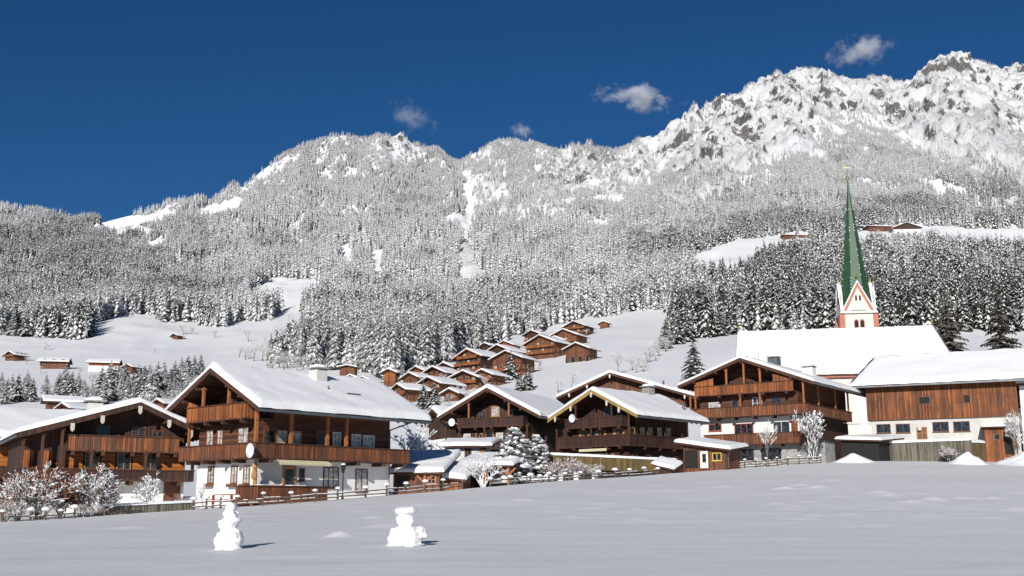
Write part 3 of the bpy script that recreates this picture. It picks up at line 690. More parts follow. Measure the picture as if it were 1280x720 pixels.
def gable_house(fr, name, label, cat, xl, xr, L, ridge, el, er, of=1.2, ob=1.0, h0=2.4, loggia=None, lower='plaster', upper='dark', verge='beam', roofm='beam', T=.38, group=None, low=False, lowin=0, rise=0, tips='beam', purl=True, deep=1.3, base=True, step=.45):
    o = empty(name, fr.w(0, 0, 0), fr.a); tag(o, label, cat, group)
    xm, zr = ridge
    def rz(x):
        return zr + (el[1] - zr) * (xm - x) / (xm - el[0]) if x < xm else zr + (er[1] - zr) * (x - xm) / (er[0] - xm)
    o_rz = rz; th = .20
    m = M(); m.box(xl + lowin, xr - lowin, lowin, L - lowin, -2.5 if base else 0, h0 - .002); m.build('wall', lower, o)
    m = M(); zl = loggia if loggia else None
    if zl:
        m.prism([(xl, h0), (xr, h0), (xr, min(zl, rz(xr) - th)), (xl, min(zl, rz(xl) - th))], 0, deep)
        m.prism([(xl, h0), (xr, h0), (xr, rz(xr) - th), (xm, zr - th), (xl, rz(xl) - th)], deep, L)
    else: m.prism([(xl, h0), (xr, h0), (xr, rz(xr) - th), (xm, zr - th), (xl, rz(xl) - th)], 0, L)
    m.build('timber_wall', upper, o)
    # roof boards, purlins, verge boards
    m = M(); y0, y1 = -of, L + ob
    for (xa, za), (xb, zb) in (((el[0], el[1]), (xm, zr)), ((xm, zr), (er[0], er[1]))):
        m.prism([(xa, za - th), (xb, zb - th), (xb, zb), (xa, za)], y0, y1)
    roof = m.build('roof', roofm, o)
    m = M()
    for (xa, za), (xb, zb) in (((el[0] - .04, el[1]), (xm, zr)), ((xm, zr), (er[0] + .04, er[1]))):
        m.prism([(xa, za - .30), (xb, zb - .30), (xb, zb + .03), (xa, za + .03)], y0 - .05, y0 - .003)
    m.build('verge_board', verge, roof)
    for ga, gb, gz in ((er[0] + .003, er[0] + .10, er[1]), (el[0] - .10, el[0] - .003, el[1])):
        m = M(); m.box(ga, gb, y0, y1, gz - .24, gz - .06); m.build('gutter', 'metal' if not low else 'beam', roof)
    if purl:
        m = M(); e = .11 if not low else .14
        for q in ([xm] + [xm + (xr - xm) * .52, xm + (xl - xm) * .52, xr - .1, xl + .1]):
            z = rz(q) - th - .02; m.box(q - e, q + e, y0 + .05, .1 if zl is None else deep + .1, z - .26, z)
        if not low:
            n = int((y1 - y0) / .9)
            for i in range(n):          # rafter feet under the eaves
                y = y0 + .4 + i * .9
                for x0_, x1_ in ((xr, er[0] - .05), (el[0] + .05, xl)):
                    n0 = len(m.v); P = [(x0_, y), (x1_, y), (x1_, y + .12), (x0_, y + .12)]
                    m.v += [(x, yy, rz(x) - th - .16) for x, yy in P] + [(x, yy, rz(x) - th - .002) for x, yy in P]
                    for f in ((3, 2, 1, 0), (4, 5, 6, 7), (0, 1, 5, 4), (1, 2, 6, 5), (2, 3, 7, 6), (3, 0, 4, 7)): m.f.append(tuple(n0 + k for k in f)); m.m.append(0)
        m.build('purlins', 'beam', roof)
        if tips != 'beam':
            for q in ([xm] + [xm + (xr - xm) * .55, xm + (xl - xm) * .55, xr - .1, xl + .1]):
                t = M(); z = rz(q); t.box(q - .12, q + .12, y0 - .10, y0 - .055, z - .62, z - .22); t.prism([(q - .12, z - .622), (q, z - .76), (q + .12, z - .622)], y0 - .098, y0 - .057); t.build('beam_end_board', tips, roof)
    m = M(); s = .10
    slab(m, (el[0] - s, y0 - s, el[1] + .03), (el[0] - s, y1 + s, el[1] + .03), (xm, y1 + s, zr + .04), (xm, y0 - s, zr + .04), T, seed=int(fr.o.x * 3), step=step)
    m.f = [tuple(reversed(f)) for f in m.f]
    slab(m, (er[0] + s, y0 - s, er[1] + .03), (er[0] + s, y1 + s, er[1] + .03), (xm, y1 + s, zr + .04), (xm, y0 - s, zr + .04), T, seed=int(fr.o.x * 3), step=step)
    m.build('snow_cover', 'snow', roof, smooth=True)
    return o, roof, rz
def posts(o, pts, z0, z1, w=.15, mat='beamo', braces=False):
    for x, y in pts:
        m = M(); zt = z1(x) if callable(z1) else z1
        m.box(x - w / 2, x + w / 2, y - w / 2, y + w / 2, z0, zt)
        m.box(x - w * .8, x + w * .8, y - w * .8, y + w * .8, zt - .25, zt - .14); m.build('post', mat, o)

# ------------------------------------------------------------------ the large chalet with the white ground floor
H = Frame(285, 600, 76, 42, .70)
o, roof, rz = gable_house(H, 'chalet', 'large chalet with white ground floor, long boarded balcony and steep snowy roof', 'chalet', -3.85, 3.15, 11.8, (-.28, 8.72), (-6.04, 5.9), (5.55, 5.68), 1.6, 1.9, 2.5, loggia=5.25, verge='beam', upper='log', T=.42)
balcony(o, [(-4.75, .9), (-4.75, -1.0), (4.45, -1.0), (4.45, 12.7), (3.2, 12.7)], 2.62, .86, [(-4.75, 4.45, -1.0, -.003), (3.153, 4.45, .0, 12.7), (-4.75, -3.853, 0, .9)], beams=[(x - .1, x + .1, -1.05, .0) for x in (-3.6, -1.7, .2, 1.9)] + [(3.15, 4.5, y - .1, y + .1) for y in (.3, 2.7, 5.2, 7.8, 10.2, 12.2)])
balcony(o, [(-3.8, 0), (-3.8, -1.15), (3.3, -1.15), (3.3, 0)], 5.25, .92, [(-3.8, 3.3, -1.15, -.003)], beams=[(x - .1, x + .1, -1.2, .0) for x in (-3.5, -1.4, .7, 2.9)], mat='orange')
m = M()
for s in (-1, 1):                                # slanted side panels of the loggia
    xa, xb = (-3.8, -2.6) if s < 0 else (2.4, 3.3)
    m.prism([(xa, 5.25), (xb, 5.25), (xb, 6.35), (xa, min(6.9, rz(xa) - .35))] if s < 0 else [(xa, 5.25), (xb, 5.25), (xb, 6.30), (xa, 6.2)], -1.11, -1.06)
m.build('loggia_panel', 'orange', o)
posts(o, [(-1.9, -1.05), (1.2, -1.05)], 6.1, lambda x: rz(x) - .3, .17)
posts(o, [(4.3, -.9), (4.3, 1.9), (4.3, 5.0), (4.3, 6.7)], 3.4, lambda x: rz(x) - .25, .2)
posts(o, [(-3.7, -.9)], 3.4, 5.2, .16)
for px_0, py_0 in ((264, 593.5), (293, 593.5), (308.5, 593.5)):
    u, z = H.g(px_0, py_0); window(o, 'f', 0, u, z, .62, 1.05, 'frame', 'curtain', (1, 1), box=True)
for px_0, py_0, w in ((263, 547, .8), (275.5, 547.5, .6), (304.5, 544, 1.1)):
    u, z = H.g(px_0, py_0); window(o, 'f', 0, u, z, w, 1.05, 'frame', 'curtain', (1, 1), shutter=None)
for u in (-1.5, .3, 1.9): window(o, 'f', deep_ if False else 1.3, u, 6.45, .7, 1.0, 'frame', 'glass')
for y, w, h in ((2.0, .75, 1.0), (3.1, .9, 1.0), (6.75, .6, 1.2), (8.55, .75, 1.1), (9.75, .95, 1.05)): window(o, 'r', 3.15, y, 3.95, w, h, 'framew' if y > 6 else 'frameo', 'curtain', (1, 2))
for y in (1.0, 5.4): door(o, 'r', 3.15, y, 2.63, .85, 1.95, 'frame', True)
window(o, 'r', 3.15, 6.35, 1.4, 1.25, 1.35, 'frame', 'curtain', (2, 0)); window(o, 'r', 3.15, 9.15, 1.25, 1.0, 1.5, 'frame', 'curtain', (1, 0))
door(o, 'r', 3.15, 2.75, .05, .95, 2.0, 'frameo', True); window(o, 'r', 3.15, 3.8, 1.55, .3, .75, 'frame', 'glass', (0, 0))
chimney(roof, .75, 6.8, 8.1, .95, 1.15, 'gplaster'); chimney(roof, -1.6, 3.9, 8.05, 1.5, .75, 'brown', .15, .9)
m = M(); m.tube((2.6, 6.3, 6.8), (2.6, 6.3, 7.95), .06, .06, 6); m.box(3.0, 3.25, 7.6, 8.8, 7.28, 7.50); m.build('roof_vent', 'metal', roof)
m = M(); m.tube((3.3, 11.7, 0), (3.3, 11.7, 5.0), .05, .05, 6); m.tube((3.3, 11.7, 5.0), (5.5, 11.9, 5.5), .05, .05, 6); m.build('downpipe', 'metal', o)
m = M(); zA = 2.45                                # rolled-out awning with scalloped edge
for i in range(20):
    y = .6 + i * .22; m.quad((4.5, y, zA), (4.9, y, zA - .16), (4.9, y + .22, zA - .16), (4.5, y + .22, zA)); m.quad((4.9, y, zA - .16), (4.9, y + .03, zA - .34), (4.9, y + .19, zA - .34), (4.9, y + .22, zA - .16))
    m.quad((4.5, y, zA - .02), (4.5, y + .22, zA - .02), (4.89, y + .22, zA - .18), (4.89, y, zA - .18))
m.build('awning', 'awn', o)
m = M(); m.tube((4.7, -1.25, 2.2), (4.7, -1.1, 3.0), .03, .03, 6, 1)         # satellite dish on the balcony corner
for i in range(3):
    r0, r1, d0, d1 = i * .15, (i + 1) * .15, .14 - .0 * i, .14
    for k in range(14):
        a, b = 6.2832 * k / 14, 6.2832 * (k + 1) / 14; f = lambda r, t: (4.75 + r * math.cos(t), -1.5 + .5 * (.45 - r) ** 2 * 1.4 * 0 - .25 * (r / .45) ** 2 * .5, 2.95 + r * 1.08 * math.sin(t))
        m.quad(f(r0, a), f(r1, a), f(r1, b), f(r0, b)); 
m.tube((4.75, -1.5, 2.95), (4.75, -1.1, 2.7), .04, .03, 6, 1); m.tube((4.75, -1.6, 2.5), (4.75, -1.95, 2.8), .015, .015, 5, 1)
m.build('satellite_dish', ['dish', 'metal'], o)
m = M(); m.tube((3.9, -.55, .7), (3.9, -.55, 2.5), .14, .11, 8); m.blob((3.9, -.62, 2.0), (.2, .17, .25), 0, 8, 5, 3); m.blob((3.9, -.62, 1.45), (.23, .2, .4), 0, 8, 5, 4); m.build('carved_corner_post', 'frameo', o)
# its terrace
t = empty('garden_terrace', H.w(4.6, 1.8, 0), H.a); tag(t, 'boarded garden terrace in front of the large chalet with the awning', 'terrace')
m = M(); m.box(-1.3, 1.2, -3.4, 2.2, -1.2, -.05); m.build('deck', 'brown', t)
railing_mesh([(-1.3, -3.4), (1.2, -3.4), (1.2, 2.2)], -.05, .72).build('railing', 'brown', t)
m = M(); m.box(1.12, 1.3, -3.45, 2.25, .672, .73); m.box(-1.3, 1.118, -3.5, -3.32, .672, .73); m.build('handrail', 'beam', t)
for y in (-1.9, .5):
    k = M(); k.box(-.5, .3, y - .6, y + .6, .62, .68)
    for a in (-.4, .2):
        for b in (-.5, .5): k.box(a - .03, a + .03, y + b - .03, y + b + .03, -.05, .62)
    k.box(-.48, .28, y - .58, y + .58, .681, .81, 1)
    kk = k.build('terrace_table', ['brown', 'snow']); kk.location = H.w(4.6, 1.8, 0); kk.rotation_euler = (0, 0, H.a)
    tag(kk, 'brown table under snow on the boarded terrace, the one %s the lamp post' % ('farther from' if y < 0 else 'nearer to'), 'table')

# ------------------------------------------------------------------ the low brown farmhouse on the left
H = Frame(170, 620, 72, -30, -.4)
z_ = .4
o, roof, rz = gable_house(H, 'farmhouse', 'low brown farmhouse with amber log walls and broad snowy roof left of the large chalet', 'farmhouse', -4.5, 3.0, 13, (-.4, 6.63 + z_), (-7.5, 4.44 + z_), (2.95 + 1.0, 4.75 + z_), 1.5, 1.2, 2.15, upper='dark', lower='plaster', T=.36, tips='tip', verge='dark')
balcony(o, [(-4.5, 0), (-4.5, -1.1), (2.3, -1.1), (2.3, 0)], 4.0, .85, [(-4.5, 2.3, -1.1, -.003)], mat='rail', beams=[(x - .1, x + .1, -1.15, 0) for x in (-4.2, -2.4, -.6, 1.0, 2.1)])
balcony(o, [(-7.2, .4), (-7.2, -1.3), (3.3, -1.3), (3.3, 0)], 2.2, .55, [(-7.2, 3.3, -1.3, -.003), (-7.2, -4.503, .0, .4)], mat='raildark', beams=[(x - .1, x + .1, -1.35, 0) for x in (-6, -4.2, -2.4, -.6, 1.0, 2.4)])
for x0, x1 in ((-4.45, -3.4), (-2.3, -1.45), (-.35, .35), (1.2, 2.95)):
    m = M(); m.box(x0, x1, -.045, -.003, 2.75, 3.85); m.build('log_panel', 'amber', o)
for u in (-2.85, -.9, .78): window(o, 'f', 0, u, 3.35, .75, .95, 'frameo', 'glass')
for u in (-2.3, -.1): window(o, 'f', 0, u, 5.1, .75, .9, 'frame', 'glass')
window(o, 'f', 0, 1.1, 5.0, .6, .7, 'frame', 'glass')
window(o, 'f', 0, -1.75, 1.3, .85, .95, 'frame', 'glass'); window(o, 'f', 0, -3.4, 1.1, .85, .95, 'frame', 'glass')
door(o, 'f', 0, 2.75 - .5, 0, .9, 1.95, 'frame', False)
posts(o, [(-7.1, -1.2), (-6.0, -1.2), (-4.9, -1.2), (-3.1, -1.2), (.2, -1.2), (3.2, -1.2)], 2.8, lambda x: min(rz(x) - .3, 4.0) if x > -4.6 else rz(x) - .25, .17, 'beam')
for x in (-6.7, -5.6): 
    m = M(); m.box(x - .35, x + .35, -.5, -.42, 2.25, 3.9); m.build('log_panel', 'orange', o)
m = M(); m.prism([(-7.0, 2.2), (-4.51, 2.2), (-4.51, rz(-4.5) - .3), (-7.0, rz(-7) - .3)], -.35, 8); m.build('porch_wall', 'dark', o)
m = M(); m.box(-7.0, -4.51, -.2, 8, -2.5, 2.05); m.build('porch_base', 'stone', o)
chimney(roof, -2.2, 4.6, rz(-2.2) - .1, .95, 1.0, 'gplaster')
o.location = o.location * 1.09; o.scale = (1.09, 1.09, 1.09)

# ------------------------------------------------------------------ the middle pair
H = Frame(609, 560, 112, 25, 3.2)
o, roof, rz = gable_house(H, 'chalet', 'dark timber chalet with dish on its gable, directly right of the large white based one', 'chalet', -3.6, 4.3, 13.5, (.54, 8.72), (-5.06, 5.9), (6.3, 5.72), 1.2, 1.4, 2.5, loggia=4.9, upper='dark', lower='darklog', verge='beam', T=.4)
balcony(o, [(-2.9, 0), (-2.9, -1.1), (4.5, -1.1), (4.5, 0)], 4.9, .8, [(-2.9, 4.5, -1.1, -.003)], 'raildark', [(x - .1, x + .1, -1.15, 0) for x in (-2.6, -.8, 1, 2.8, 4.2)])
balcony(o, [(-4.3, .6), (-4.3, -1.1), (5.2, -1.1), (5.2, 9)], 2.65, .85, [(-4.3, 5.2, -1.1, -.003), (4.303, 5.2, 0, 9), (-4.3, -3.603, 0, .6)], 'raildark', [(x - .1, x + .1, -1.15, 0) for x in (-3.6, -1.6, .4, 2.4, 4.2)])
for u, fm in ((-2.3, 'framew'), (1.4, 'framew'), (-.9, 'frameo'), (2.7, 'frameo')): window(o, 'f', 0, u, 3.75, .65, .85, fm, 'curtain' if fm == 'framew' else 'glass')
door(o, 'f', 0, .35, 2.66, .8, 1.85, 'frameo', True)
window(o, 'f', 1.3, .3, 6.55, .8, .9, 'frameo', 'curtain'); window(o, 'f', 1.3, 2.0, 6.3, .65, .8, 'frame', 'glass'); window(o, 'f', 1.3, -1.2, 6.3, .65, .8, 'frame', 'glass')
posts(o, [(-4.2, -1), (.2, -1), (4.9, -1)], 3.6, lambda x: min(4.9, rz(x) - .3), .15, 'beam'); posts(o, [(-1.6, -1), (2.9, -1)], 5.75, lambda x: rz(x) - .3, .15, 'beamo')
m = M()
for k in range(14):
    a, b = 6.2832 * k / 14, 6.2832 * (k + 1) / 14; m.quad((-3.3, -1.35, 5.35), (-3.3 + .38 * math.cos(a), -1.5, 5.35 + .4 * math.sin(a)), (-3.3 + .38 * math.cos(b), -1.5, 5.35 + .4 * math.sin(b)), (-3.3, -1.35, 5.35))
m.tube((-3.3, -1.36, 5.35), (-2.9, -1.1, 5.2), .03, .03, 5); m.build('satellite_dish', 'dish', o)
for y in (2, 5, 8): window(o, 'r', 4.3, y, 3.7, .7, .85, 'frameo', 'glass')

H = Frame(738, 560, 108, 42, 3.1)
o, roof, rz = gable_house(H, 'chalet', 'dark timber chalet with ochre verge boards and a stone chimney beside the boarded terrace', 'chalet', -3.5, 4.55, 10.2, (1.16, 8.14), (-4.4, 5.55), (6.5, 5.45), 1.2, 1.0, 2.4, loggia=4.6, upper='dark', lower='darklog', verge='ochreboard', T=.36, tips='tip')
balcony(o, [(-2.3, 0), (-2.3, -1.1), (4.6, -1.1), (4.6, 0)], 4.62, .8, [(-2.3, 4.6, -1.1, -.003)], 'raildark', [(x - .1, x + .1, -1.15, 0) for x in (-2, 0, 2, 4.2)])
balcony(o, [(-3.5, .0), (-3.5, -1.1), (5.5, -1.1), (5.5, 9.9), (4.6, 9.9)], 2.75, .92, [(-3.5, 5.5, -1.1, -.003), (4.553, 5.5, 0, 9.9)], 'raildark', [(x - .1, x + .1, -1.15, 0) for x in (-3.2, -1.2, .8, 2.8, 4.3)] + [(4.55, 5.55, y - .1, y + .1) for y in (1.5, 4, 6.5, 9)])
for px_0, w in ((730, .55), (751, .6), (773.5, .6)):
    u, z = H.g(px_0, 540); window(o, 'f', 0, u, z, w, .85, 'frameo', 'glass', shutter='frameo')
door(o, 'f', 0, .4, 2.76, .8, 1.85, 'frame', True)
for px_0 in (790, 802.5, 812.5, 824, 835.5):
    u, z = H.sd(px_0, 541, 4.55); window(o, 'r', 4.55, u, z, .7, .9, 'frameo', 'curtain' if px_0 > 800 else 'glass')
for y in (1, 3.2, 5.5, 8): window(o, 'r', 4.55, y, 1.45, .7, .9, 'yellow' if y == 3.2 else 'frameo', 'glass')
for u in (-2, 0, 2.4): window(o, 'f', 0, u, 1.5, .8, .9, 'frameo', 'glass')
window(o, 'f', 1.3, 1.2, 6.1, .8, .9, 'frame', 'glass'); window(o, 'f', 1.3, 2.6, 5.8, .6, .8, 'frame', 'glass')
posts(o, [(-3.4, -1), (.9, -1), (5.4, -1), (5.4, 2), (5.4, 5), (5.4, 8)], 3.7, lambda x: min(4.6, rz(x) - .3) if x < 4.5 else rz(x) - .22, .13, 'beam'); posts(o, [(-1, -1), (3.4, -1)], 5.4, lambda x: rz(x) - .3, .13, 'beam')
chimney(roof, 1.0, 8.6, 7.9, .95, 1.2, 'stone')
m = M(); m.tube((4.8, 9.3, 6.0), (4.8, 9.3, 7.2), .12, .12, 8); m.box(4.6, 5.0, 9.1, 9.5, 7.2, 7.35); m.build('roof_vent', 'metal', roof)
u, z = H.g(715.5, 523, -1.3); m = M()
for k in range(14):
    a, b = 6.2832 * k / 14, 6.2832 * (k + 1) / 14; m.quad((u, -1.2, z), (u + .40 * math.cos(a), -1.36, z + .42 * math.sin(a)), (u + .40 * math.cos(b), -1.36, z + .42 * math.sin(b)), (u, -1.2, z))
m.tube((u, -1.21, z), (u + .6, -1.12, z - .1), .03, .03, 5); m.build('satellite_dish', 'dish', o)
m = M(); m.box(.0, 3.3, -1.75, -1.15, 2.36, 2.44); m.box(.0, 3.3, -1.8, -1.74, 2.2, 2.44, 1); m.build('awning', ['awnr', 'awn'], o)

H = Frame(782, 540, 150, 10, 6)
o, roof, rz = gable_house(H, 'chalet', 'wide brown gabled chalet rising behind the one with ochre verge boards', 'chalet', -7.6, 8.2, 15, (-1.9, 12.08), (-9.2, 8.85), (10.2, 8.45), 1.5, 1.2, 4.6, upper='brown', lower='log', verge='beam', T=.42, tips='tip')
balcony(o, [(-5.5, -1.2), (7.5, -1.2)], 7.4, .9, [(-5.5, 7.5, -1.2, -.003)], 'rail', [(x - .1, x + .1, -1.25, 0) for x in (-5, -2, 1, 4, 7)])
for u in (-4, -1.5, 1.5, 4.5): window(o, 'f', 0, u, 8.9 if abs(u) < 2 else 8.5, .8, .95, 'frameo', 'glass')
for u in (-5.5, -2.5, .5, 3.5, 6.2): window(o, 'f', 0, u, 5.9, .8, .95, 'frameo', 'glass')
m = M(); m.tube((5.2, 2, rz(5.2)), (5.2, 2, rz(5.2) + 1.3), .14, .14, 8); m.build('roof_vent', 'metal', roof)

H = Frame(548, 545, 128, 64, 6.3)
gable_house(H, 'house', 'low house showing only its snowy roof between large chalet and dish chalet', 'house', -3, 3, 7, (0, 5.0), (-4, 3.3), (4, 3.3), .8, .8, 1.5, upper='dark', T=.4)

# ------------------------------------------------------------------ the tall chalet left of the church
H = Frame(935, 570, 116, 36, 4.5)
o, roof, rz = gable_house(H, 'chalet', 'tall three storey chalet with orange boarded balconies and red framed windows near the church', 'chalet', -5.35, 5.75, 14.3, (.22, 10.98), (-7.1, 8.5), (8.0, 8.0), 1.5, 1.4, 4.85, loggia=7.3, upper='log', lower='plaster', verge='beam', T=.34)
m = M(); m.box(-5.37, 5.77, -.02, 9, -2.5, 2.0); m.build('base_wall', 'stone', o)
balcony(o, [(-6.1, .8), (-6.1, -1.2), (6.9, -1.2), (6.9, 12.8)], 4.98, .92, [(-6.1, 6.9, -1.2, -.003), (5.753, 6.9, 0, 12.8), (-6.1, -5.353, 0, .8)], 'rail', [(x - .1, x + .1, -1.25, 0) for x in (-5, -3, -1, 1.2, 3.3, 5.3)])
balcony(o, [(-4.4, 0), (-4.4, -1.2), (6.4, -1.2), (6.4, 3)], 2.05, 1.0, [(-4.4, 6.4, -1.2, -.023), (5.773, 6.4, 0, 3)], 'rail', [(x - .1, x + .1, -1.25, -.023) for x in (-4, -2, 0, 2, 4, 6)])
balcony(o, [(-5.35, -1.2), (5.75, -1.2)], 7.35, .9, [(-5.35, 5.75, -1.2, -.003)], 'orange', [(x - .1, x + .1, -1.25, 0) for x in (-5, -2.5, 0, 2.5, 5)])
for xa, xb in ((-5.35, -3.1), (3.6, 5.75)):
    m = M(); m.prism([(xa, 7.3), (xb, 7.3), (xb, min(rz(xb) - .35, 9.1)), (xa, min(rz(xa) - .35, 9.1))], -1.16, -1.10); m.build('loggia_panel', 'orange', o)
posts(o, [(-1.6, -1.1), (.4, -1.1), (2.2, -1.1)], 8.25, lambda x: rz(x) - .3, .18, 'beamo')
posts(o, [(-5.9, -1.1), (-5.3, -1.1), (-.1, -1.1), (2.1, -1.1), (6.8, -1.1), (6.8, 3), (6.8, 8), (6.8, 12)], 5.95, lambda x: 7.3 if abs(x) < 6 else rz(x) - .25, .16, 'beamo')
window(o, 'f', 0, -3.6, 6.3, 1.2, .55, 'framew', 'curtain', (0, 0)); window(o, 'f', 0, 1.3, 6.3, .9, 1.1, 'framew', 'glass'); window(o, 'f', 0, 3.4, 6.2, 1.1, 1.2, 'frame', 'glass'); door(o, 'f', 0, -1.2, 5.0, .9, 1.9, 'frame', True)
for u in (-2.3, 0, 1.7): window(o, 'f', 1.3, u, 8.3, .8, 1.0, 'frame', 'glass')
u, z = H.g(894, 534.5); window(o, 'f', 0, u, z, 1.35, .6, 'framer', 'glass', (1, 0)); u, z = H.g(930, 536.5); window(o, 'f', 0, u, z, 2.0, 1.05, 'framer', 'glass', (2, 0))
u, z = H.g(977, 534); window(o, 'f', 0, u, z, 1.7, 1.1, 'framew', 'glass', (1, 0)); 
m = M(); m.box(u + 1.05, u + 1.75, -.07, -.003, 3.1, 4.6); m.build('shutter', 'orange', o)
for u in (-3.3, -.4, 2.6): window(o, 'f', -.02, u, .95, 2.0, 1.0, 'lamp', 'glass', (2, 0), sill=False)
for y in (2, 5, 8, 11): window(o, 'r', 5.75, y, 6.2, .9, 1.0, 'frame', 'glass')
for y in (2.5, 7.5): door(o, 'r', 5.75, y, 2.06, .9, 1.95, 'frameo', True)
chimney(roof, 1.3, 5.0, 10.4, 1.1, 1.15, 'metal', .1); chimney(roof, 4.2, 7.6, 9.2, 1.2, 1.35, 'plaster', .12)
m = M(); m.tube((1.0, 1.6, 10.7), (1.0, 1.6, 12.0), .03, .02, 5); m.build('lightning_rod', 'metal', roof)
m = M(); m.box(5.8, 8.6, -.6, 2.4, 2.0, 2.1); m.box(6.0, 8.5, -.5, 2.3, -1, 1.99, 1); m.build('porch', ['metal', 'stone'], o)
m = M(); m.box(5.775, 5.85, 3.4, 14.3, -2, 4.8); m.build('side_cladding', 'dark', o)

# ------------------------------------------------------------------ the barn
H = Frame(1185, 575, 118, 26, 5.0)
o = empty('barn', H.w(0, 0), H.a); tag(o, 'long barn with orange boarded upper storey over a white rendered stable, at the right edge', 'barn')
m = M(); m.box(-7.6, 7.2, 0, 10, -2.5, 4.42); m.build('wall', 'gplaster', o)
m = M(); m.box(-7.75, -6.6, -.04, 2, -2.5, 1.35); m.build('stone_footing', 'conc', o)
m = M(); m.box(-7.95, 7.25, -.25, 10.2, 4.42, 8.35); m.build('timber_wall', 'barn', o)
m = M(); A, B, C, D = (-9.4, -1.3, 8.2), (8.7, -1.3, 8.2), (8.7, 5.2, 11.75), (-7.5, 5.2, 11.75); E, G = (8.7, 11.4, 8.2), (-9.4, 11.4, 8.2)
def thick(m, P, t, mi=0):
    n = len(m.v); k = len(P); m.v += [tuple(p) for p in P] + [(p[0], p[1], p[2] - t) for p in P]
    m.f.append(tuple(range(n, n + k))); m.m.append(mi); m.f.append(tuple(range(n + 2 * k - 1, n + k - 1, -1))); m.m.append(mi)
    for i in range(k): j = (i + 1) % k; m.f.append((n + j, n + i, n + k + i, n + k + j)); m.m.append(mi)
thick(m, [A, B, C, D], .2); thick(m, [E, G, D, C], .2); thick(m, [G, A, D], .2)
roof = m.build('roof', 'beam', o)
m = M(); up = lambda p, q=.03: (p[0], p[1], p[2] + q)
slab(m, up(A), up(B), up(C), up(D), .42, (1, 1, 1, 0), seed=4, step=.6); slab(m, up(E), up(G), up(D), up(C), .42, (1, 1, 1, 0), seed=5, step=.8)
m.build('snow_cover', 'snow', roof, smooth=True)
m = M(); slab(m, up(G), up(A), (-7.5, 5.21, 11.78), (-7.5, 5.19, 11.78), .42, (0, 0, 1, 0), seed=6); m.build('snow_cover', 'snow', roof, smooth=True)
for px_0, py_0, w, h in ((1104.5, 535.8, 1.35, .85), (1128.8, 535.4, 1.35, .85), (1175.8, 533.6, 1.5, .95), (1202, 533, 1.5, .95)):
    u, z = H.g(px_0, py_0); window(o, 'f', 0, u, z, w, h, 'frame', 'glass', (1, 0))
for px_0, py_0, w, h in ((1155.5, 500.5, 1.05, .72), (1208.8, 498.5, .55, .8)):
    u, z = H.g(px_0, py_0, -.25); window(o, 'f', -.25, u, z, w, h, 'frame', 'black', (0, 0), sill=False)
u, z = H.g(1152.5, 541.5); window(o, 'f', 0, u, z, .95, 1.2, 'frameo', 'frame', (1, 1), label='brown wooden hatch with a lamp beside it')
m = M(); m.blob((u - .2, -.25, z + .45), (.22, .16, .2), 0, 8, 6, 1, .02); m.build('wall_lamp', 'dish', o)
u, z = H.g(1201, 498.5, -.25); m = M(); m.box(u - .4, u + .4, -.31, -.253, z - .4, z + .4); m.build('loft_shutter', 'brown', o)
m = M(); m.box(-9.4, 8.7, -1.42, -1.31, 7.95, 8.12); m.build('gutter', 'metal', roof)
# white house at the very edge
e = empty('white_house', H.w(8.0, -1.0), H.a); tag(e, 'white plastered house corner at the right picture edge beside the barn', 'house')
m = M(); m.box(-.5, 7, 1.5, 9, -2.5, 7.6); m.build('wall', 'plaster', e)
m = M(); m.box(-.9, 7.4, .9, 9.4, 7.6, 7.8); r2 = m.build('roof', 'beam', e)
m = M(); slab(m, (-1, .8, 7.82), (7.5, .8, 7.82), (7.5, 9.5, 7.9), (-1, 9.5, 7.9), .4, (1, 1, 1, 1)); m.build('snow_cover', 'snow', r2, smooth=True)
window(e, 'f', 1.5, .7, 5.6, .5, .9, 'framer', 'glass'); window(e, 'f', 1.5, .7, 2.2, .5, .9, 'framer', 'glass')
# hut in front of the barn
F2 = Frame(1250, 566, 114, 22, 5.0)
x0, zt = F2.g(1230, 534); x1, _ = F2.g(1270, 533); 
e = empty('wooden_hut', F2.w(0, 0), F2.a); tag(e, 'small orange boarded hut with a tiny square window in front of the barn', 'hut')
m = M(); m.box(x0, x1, 0, 2.2, -1, zt - .1); m.build('wall', 'orange', e)
m = M(); m.box(x0 - .25, x1 + .2, -.5, 2.4, zt - .098, zt + .02); r2 = m.build('roof', 'beam', e)
m = M(); slab(m, (x0 - .3, -.55, zt + .025), (x1 + .25, -.55, zt + .025), (x1 + .25, 2.4, zt + .2), (x0 - .3, 2.4, zt + .2), .32, (1, 1, 1, 1), edge=.22, step=.3); m.build('snow_cover', 'snow', r2, smooth=True)
u, z = F2.g(1246, 546); window(e, 'f', 0, u, z, .45, .45, 'greywood', 'black', (0, 0), sill=False)
u, z = F2.g(1260.5, 552); m = M(); m.box(u - .4, u + .4, -.03, .01, z - 1.3, z + .95); m.build('door', 'black', e)
